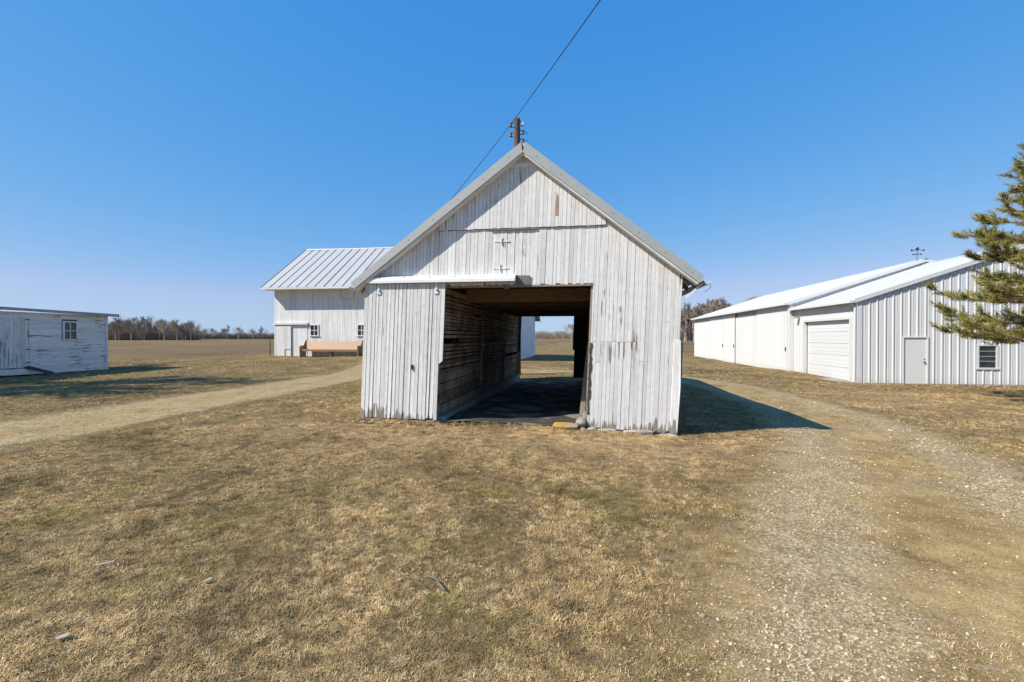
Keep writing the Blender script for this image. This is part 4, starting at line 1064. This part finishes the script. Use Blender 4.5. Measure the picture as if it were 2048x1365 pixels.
# ------------------------------------------------------------------ pine tree at the right
def needles_mat():
    m, nt, b = new_mat('pine_needles'); g = G(nt); p = g.pos()
    c = g.ramp(g.noise(p, 3.0, 3), [(.3, (.11, .115, .024)), (.5, (.25, .225, .048)), (.72, (.42, .33, .085))])
    g.link(c, b.inputs['Base Color']); b.inputs['Roughness'].default_value = .55
    return m
M['needles'] = needles_mat()
def pine(x0, y0, H, seed=5):
    r = random.Random(seed); z0 = g1(x0, y0)
    e = empty('pine_tree', (x0, y0, z0)); tag(e, 'long-needled pine tree reaching into the right edge in front of the workshop', 'tree')
    mb = MB(); tp = [Vector((x0 + .05*math.sin(i), y0 + .05*math.cos(i*1.3), z0 - .2 + i*H/10)) for i in range(11)]
    mb.tube(tp, [.20*(1-.92*i/10) + .01 for i in range(11)], 10); mb.build('trunk', 'pine_bark', e, True)
    V = []; nd = np.random.default_rng(seed)
    tips = []
    z = 2.0; wh = 0
    while z < H - .4:
        f = z / H; n = r.randint(5, 7); a0 = r.uniform(0, 6.28)
        Rm = .43*(H - z) * (1 if z > 2.5 else .9) + .1
        for k in range(n):
            a = a0 + 6.283*k/n + r.uniform(-.25, .25); L = Rm*r.uniform(.78, 1.08)
            d = Vector((math.cos(a), math.sin(a), 0)); pts = []
            for i in range(8):
                t = i/7; pts.append(Vector((x0, y0, z0+z)) + d*L*t + Vector((0, 0, -.05*L*math.sin(t*3.0) + .16*L*t*t - .10*L*t)) + Vector((r.uniform(-1,1), r.uniform(-1,1), r.uniform(-.5,.5)))*.045*L*t*.6)
            m_ = MB(); m_.tube(pts, [(.012+.012*L)*(1-.85*i/7)+.004 for i in range(8)], 5, False)
            def at(t):
                q = min(int(t*7), 6); return pts[q].lerp(pts[q+1], t*7-q), (pts[q+1]-pts[q]).normalized()
            tips.append((pts[-1], (pts[-1]-pts[-2]).normalized()))
            nb = int(5 + L*7.5)
            for j in range(nb):
                t = r.uniform(.32, .98); p, dd = at(t); side = dd.cross(Vector((0,0,1))).normalized() * r.choice([-1, 1])
                d2 = (dd*r.uniform(.5, 1) + side*r.uniform(.5, 1) + Vector((0,0,r.uniform(-.05,.4)))).normalized(); L2 = L*r.uniform(.12, .30)*(1.25-t*.6) + .12
                q2 = [p, p + d2*L2*.5 + Vector((0,0,-.01)), p + d2*L2 + Vector((0,0,.04*L2))]
                m_.tube(q2, [.010, .008, .005], 4, False)
                tips.append((q2[2], (q2[2]-q2[1]).normalized()))
                for q in range(r.randint(1, 3)):
                    p3 = p.lerp(q2[2], r.uniform(.4, .9)); d3 = (d2 + Vector((r.uniform(-1,1), r.uniform(-1,1), r.uniform(-.1,.7)))*.8).normalized(); L3 = r.uniform(.12, .28)
                    m_.tube([p3, p3+d3*L3], [.006, .004], 3, False); tips.append((p3+d3*L3, d3))
            m_.build('branch', 'pine_bark', e)
        z += r.uniform(.5, .68); wh += 1
    tips.append((tp[-1], Vector((0,0,1))))
    NP = []; 
    for p, d in tips:
        n = 40; d = np.array((d + Vector((0,0,.25))).normalized()); p = np.array(p)
        s = nd.uniform(-.22, .03, n)[:,None]; b = p + d*s
        v = nd.normal(0, 1, (n, 3)); v -= (v@d)[:,None]*d; v /= np.linalg.norm(v, axis=1)[:,None] + 1e-9
        sp = nd.uniform(.25, 1.25, n)[:,None]; nn = d*np.cos(sp) + v*np.sin(sp); L = nd.uniform(.08, .17, n)[:,None]
        w = np.cross(nn, nd.normal(0, 1, (n, 3))); w /= np.linalg.norm(w, axis=1)[:,None] + 1e-9; w *= .0066
        NP.append(np.stack([b-w, b+w, b+nn*L+w*.4, b+nn*L-w*.4], 1))
    P = np.concatenate(NP).reshape(-1, 3); nq = len(P)//4
    me = bpy.data.meshes.new('crown'); me.vertices.add(len(P)); me.vertices.foreach_set('co', P.ravel()); me.loops.add(nq*4); me.loops.foreach_set('vertex_index', np.arange(nq*4))
    me.polygons.add(nq); me.polygons.foreach_set('loop_start', np.arange(nq)*4); me.polygons.foreach_set('loop_total', np.full(nq, 4)); me.update(calc_edges=True)
    link('crown', me, M['needles'], e)
    return len(tips)
pine(13.75, 15.5, 9.9)

# ------------------------------------------------------------------ grass and gravel (scattered pieces nobody could count)
def blade_mat():
    m, nt, b = new_mat('dry_grass_blades'); g = G(nt)
    oi = g.n('ShaderNodeObjectInfo')
    at = g.n('ShaderNodeAttribute', attribute_name='zone', attribute_type='INSTANCER'); sep = g.n('ShaderNodeSeparateXYZ'); g.link(at.outputs['Vector'], sep.inputs[0])
    c = g.ramp(oi.outputs['Random'], [(0, (.10, .065, .03)), (.18, (.36, .25, .115)), (.55, (.64, .47, .245)), (.8, (.52, .39, .15)), (1, (.92, .74, .47))])
    gm = g.step(g.math('ADD', g.math('MULTIPLY', sep.outputs[1], .9), g.math('MULTIPLY', sep.outputs[2], .55)), .62, .95)
    c = g.mix(g.math('MULTIPLY', gm, .7), c, (.30, .25, .075))
    c = g.mix(g.math('MULTIPLY', sep.outputs[0], .65), c, (.60, .44, .25))
    c = g.mul(c, g.ramp(g.noise(oi.outputs['Location'], .9, 4, .6), [(.33, (.55, .52, .50)), (.6, (1.12, 1.08, 1.02))]))
    c = g.mul(c, g.ramp(g.noise(oi.outputs['Location'], 7, 3, .6), [(.36, (.50, .49, .48)), (.56, (1.08, 1.06, 1.04))]))
    g.link(c, b.inputs['Base Color']); b.inputs['Roughness'].default_value = .8; b.inputs['Specular IOR Level'].default_value = .2
    return m
M['blade'] = blade_mat()
def scatter(name, pts, rot, scl, zone, protos, label, cat):
    coll = bpy.data.collections.new(name + '_pieces')
    for i, me in enumerate(protos):
        coll.objects.link(bpy.data.objects.new(f'{name}_piece_{i}', me))
    me = bpy.data.meshes.new(name); me.vertices.add(len(pts)); me.vertices.foreach_set('co', pts.astype(np.float32).ravel()); me.update()
    for nm, ty, key, arr in (('rot', 'FLOAT_VECTOR', 'vector', rot), ('scl', 'FLOAT_VECTOR', 'vector', scl), ('zone', 'FLOAT_VECTOR', 'vector', zone)):
        me.attributes.new(nm, ty, 'POINT').data.foreach_set(key, arr.astype(np.float32).ravel())
    me.attributes.new('pick', 'INT', 'POINT').data.foreach_set('value', rng.integers(0, len(protos), len(pts)).astype(np.int32))
    o = link(name, me, None); tag(o, label, cat, None, 'stuff')
    ng = bpy.data.node_groups.new(name + '_scatter', 'GeometryNodeTree')
    ng.interface.new_socket('Geometry', in_out='INPUT', socket_type='NodeSocketGeometry'); ng.interface.new_socket('Geometry', in_out='OUTPUT', socket_type='NodeSocketGeometry')
    N = ng.nodes; gi = N.new('NodeGroupInput'); go = N.new('NodeGroupOutput'); m2p = N.new('GeometryNodeMeshToPoints'); iop = N.new('GeometryNodeInstanceOnPoints'); ci = N.new('GeometryNodeCollectionInfo')
    ci.inputs['Collection'].default_value = coll; ci.inputs['Separate Children'].default_value = True; ci.inputs['Reset Children'].default_value = True
    def attr(nm, ty):
        k = N.new('GeometryNodeInputNamedAttribute'); k.data_type = ty; k.inputs['Name'].default_value = nm; return k.outputs['Attribute']
    L = ng.links; L.new(gi.outputs[0], m2p.inputs['Mesh']); L.new(m2p.outputs[0], iop.inputs['Points']); L.new(ci.outputs[0], iop.inputs['Instance'])
    iop.inputs['Pick Instance'].default_value = True; L.new(attr('pick', 'INT'), iop.inputs['Instance Index'])
    e2r = N.new('FunctionNodeEulerToRotation'); L.new(attr('rot', 'FLOAT_VECTOR'), e2r.inputs[0]); L.new(e2r.outputs[0], iop.inputs['Rotation']); L.new(attr('scl', 'FLOAT_VECTOR'), iop.inputs['Scale'])
    L.new(iop.outputs[0], go.inputs[0])
    mod = o.modifiers.new('scatter', 'NODES'); mod.node_group = ng
    return o
def tuft(seed, n, h, lean_, w, flat=.6):
    r = random.Random(seed); vs, fs = [], []
    for i in range(n):
        a = r.uniform(0, 6.28); q = r.uniform(0, .035); x, y = math.cos(a)*q, math.sin(a)*q; b = r.uniform(0, 6.28)
        L = h*r.uniform(.5, 1.2); t = r.uniform(.3, 1)*lean_; dx, dy = math.cos(b), math.sin(b); ww = w*r.uniform(.6, 1.3)
        p1 = (x + dx*L*.5*math.sin(t*.7), y + dy*L*.5*math.sin(t*.7), L*.5*math.cos(t*.7)); p2 = (p1[0] + dx*L*.5*math.sin(t*1.25), p1[1] + dy*L*.5*math.sin(t*1.25), max(.002, p1[2] + L*.5*math.cos(t*1.25)))
        sx, sy = -dy*ww, dx*ww; k = len(vs)
        vs += [(x-sx, y-sy, -.004), (x+sx, y+sy, -.004), (p1[0]+sx*.8, p1[1]+sy*.8, p1[2]), (p1[0]-sx*.8, p1[1]-sy*.8, p1[2]), p2]
        fs += [(k, k+1, k+2, k+3), (k+3, k+2, k+4)]
    me = bpy.data.meshes.new('tuft'); me.from_pydata(vs, [], fs); me.update(); me.materials.append(M['blade']); return me
def frame_points(n, d0, d1, p):
    """points on the lawn in and a little beyond the view, denser close by"""
    D = (d0**p + (d1**p - d0**p)*rng.random(n))**(1/p)
    px = rng.uniform(-330, 2380, n); t = (px-1024)/950; a = np.arctan(t) - R(YAW); dd = D/np.cos(np.arctan(t))
    return np.sin(a)*dd, np.cos(a)*dd
def clear(x, y):
    k = ~((x > XL-.02) & (x < XR+.14) & (y > YF-.01) & (y < YR+.1)); k &= ~((x > AX0-.1) & (y > AY0-.05)); k &= ~((x > MX0-.3) & (y > MY0)); k &= ~((x > FX0-.1) & (x < FX1+.1) & (y > FY0-.1) & (y < FYB)); k &= ~((x < SX+.04) & (x > SX-4.4) & (y > SY0) & (y < SY1)); k &= y < field_y(x) + .6
    k &= ~((x > OX0-.1) & (x < OX1+.1) & (y > YF-.1) & (y < YR+1))
    return k
def lawn_points(n, d0, d1, p, keep_drive):
    x, y = frame_points(n, d0, d1, p); k = clear(x, y)
    ur, sr_ = drive_u(x, y, RD); ul, sl_ = drive_u(x, y, LD)
    jit = rng.normal(0, .16, n)
    pr = np.where(ur + jit > .95, 1.0, np.where(np.abs(np.abs(sr_) - .5) < .25, keep_drive*.35, keep_drive)); pl = np.where(ul + jit > .93, 1.0, keep_drive*.5)
    k &= rng.random(n) < np.minimum(pr, pl)
    return x[k], y[k]
TUFTS = [tuft(100+i, 14, .036, 1.75, .0017) for i in range(5)] + [tuft(120+i, 9, .050, 2.0, .0018) for i in range(3)]
parts = []
for n, d0, d1, p, s0 in ((230000, 1.5, 8, 1.35, .80), (120000, 7.0, 16, 1.5, 1.1), (60000, 15, 34, 1.7, 1.7)):
    x, y = lawn_points(n, d0, d1, p, .52); s = s0*rng.uniform(.6, 1.25, len(x)); parts.append((x, y, s))
x = np.concatenate([q[0] for q in parts]); y = np.concatenate([q[1] for q in parts]); s = np.concatenate([q[2] for q in parts])
cl_ = fnoise(x, y, 2.2, 21); keep = rng.random(len(x)) < np.clip((cl_ - .22)*5, .55, 1)      # matted clumps and thin spots
x, y, s, cl_ = x[keep], y[keep], s[keep]*(.75 + .6*cl_[keep]), cl_[keep]
hz = rng.uniform(.35, .9, len(x))*(.6 + .8*cl_)
def along(x0, y0, x1, y1, n, w):
    t = rng.random(n); q = rng.normal(0, w, n); d = np.hypot(x1-x0, y1-y0); return x0+(x1-x0)*t - (y1-y0)/d*q, y0+(y1-y0)*t + (x1-x0)/d*q
for a in ((XL-.1, YF-.13, OX0-.1, YF-.15, 110, .05), (OX1+.1, YF-.16, XR+.1, YF-.16, 90, .05), (OX0, YF-.18, OX1, YF-.18, 60, .06), (SX+.12, SY0, SX+.12, SY1, 220, .07), (FX0, FY0-.12, FX1, FY0-.12, 300, .05), (AX0, AY0-.13, AX1, AY0-.13, 260, .05), (XR+.15, YF, XR+.15, YR, 300, .06)):
    xa_, ya_ = along(*a); x = np.concatenate([x, xa_]); y = np.concatenate([y, ya_]); s = np.concatenate([s, rng.uniform(.9, 1.6, len(xa_))]); hz = np.concatenate([hz, rng.uniform(.7, 1.6, len(xa_))])
scatter('lawn_grass', np.stack([x, y, gz(x, y)], -1), np.stack([rng.normal(0, .12, len(x)), rng.normal(0, .12, len(x)), rng.uniform(0, 6.28, len(x))], -1), np.stack([s, s, s*hz], -1),
        np.stack([pale_f(x, y), green_f(x, y), rng.random(len(x))], -1), TUFTS, 'short dry winter grass covering the yard', 'grass')
def stone_mat():
    m, nt, b = new_mat('gravel_stones'); g = G(nt); oi = g.n('ShaderNodeObjectInfo')
    c = g.ramp(oi.outputs['Random'], [(0, (.24, .17, .085)), (.35, (.43, .33, .19)), (.8, (.54, .43, .28)), (1, (.62, .52, .37))])
    g.link(c, b.inputs['Base Color']); b.inputs['Roughness'].default_value = .9; return m
M['pebble'] = stone_mat()
def pebble(seed):
    r = random.Random(seed); bm = bmesh.new(); bmesh.ops.create_icosphere(bm, subdivisions=1, radius=1)
    for v in bm.verts: v.co *= r.uniform(.7, 1.15); v.co.z *= .6
    me = bpy.data.meshes.new('pebble'); bm.to_mesh(me); bm.free(); me.materials.append(M['pebble']); return me
def drive_stones(path, n, ylo, yhi, near):
    k = rng.integers(0, len(path)-1, n); T = np.gradient(path[:, :2], axis=0); T /= np.linalg.norm(T, axis=1)[:, None]
    u = rng.uniform(-1.15, 1.15, n); P = path[k]; x = P[:,0] + T[k,1]*u*P[:,2] + rng.uniform(-.06, .06, n); y = P[:,1] - T[k,0]*u*P[:,2] + rng.uniform(-.06, .06, n)
    d = np.hypot(x, y); rut = np.exp(-((np.abs(u) - .5)/.24)**2); edge = np.clip((1.15 - np.abs(u))*2.2, 0, 1)
    pr = np.clip((near/np.maximum(d, .5))**1.3, 0, 1) * edge * .72 * np.clip(.08 + .9*rut*np.clip(fnoise(x, y, .9, 31)*3 - .7, .12, 1.2), 0, 1)
    m = clear(x, y) & (y > ylo) & (y < yhi) & (rng.random(n) < pr); return x[m], y[m]
xa, ya = drive_stones(RD, 900000, .5, 15, 3.2); xb, yb = drive_stones(LD, 200000, 2, 20, 7)
x = np.concatenate([xa, xb]); y = np.concatenate([ya, yb]); s = np.exp(rng.normal(math.log(.0042), .45, len(x))) * np.where(np.hypot(x, y) > 7, 1.5, 1)
scatter('gravel_stones', np.stack([x, y, gz(x, y) + .013], -1), rng.uniform(-.5, 6.28, (len(x), 3)) * np.array([.08, .08, 1]), np.stack([s*rng.uniform(.8, 1.4, len(x)), s, s], -1), np.zeros((len(x), 3)),
        [pebble(i) for i in range(5)], 'loose pale gravel scattered over the drives', 'gravel')

# ------------------------------------------------------------------ scraps lying on the lawn
def scrap(x, y, r_, rz_, label, name='paint_scrap', mat='stone', seed=1):
    q = random.Random(seed); z = g1(x, y) + .028; n = 7
    pts = []
    for k in range(n):
        a = 6.283*k/n; rr = q.uniform(.7, 1.1); u, v = math.cos(a)*r_[0]*rr, math.sin(a)*r_[1]*rr
        pts.append((x + u*math.cos(rz_) - v*math.sin(rz_), y + u*math.sin(rz_) + v*math.cos(rz_), z + .12*u + .05*v))
    mb = MB(); mb.prism(pts, (0, 0, -.004)); tag(mb.build(name, mat), label, 'scrap', 'paint scraps on the lawn')
scrap(-2.66, 2.06, (.035, .02), .5, 'pale paint scrap on the grass at the bottom left corner', seed=1)
scrap(-3.23, 2.76, (.06, .012), .4, 'long curled pale scrap in the grass near the left edge', seed=2)
scrap(-2.38, 2.70, (.03, .018), .9, 'small pale scrap in the left foreground grass, right of the long curled one', seed=3)
scrap(-1.18, 5.18, (.022, .014), .2, 'tiny white paint chip on the lawn below the passage', seed=4)
mb = MB(); z = g1(-.95, 2.93) + .03; mb.tube([(-1.03, 3.0, z), (-.95, 2.95, z+.008), (-.86, 2.84, z)], [.004, .0045, .003], 6); tag(mb.build('twig', 'greywood'), 'thin pale twig lying on the lawn in the foreground centre', 'twig')
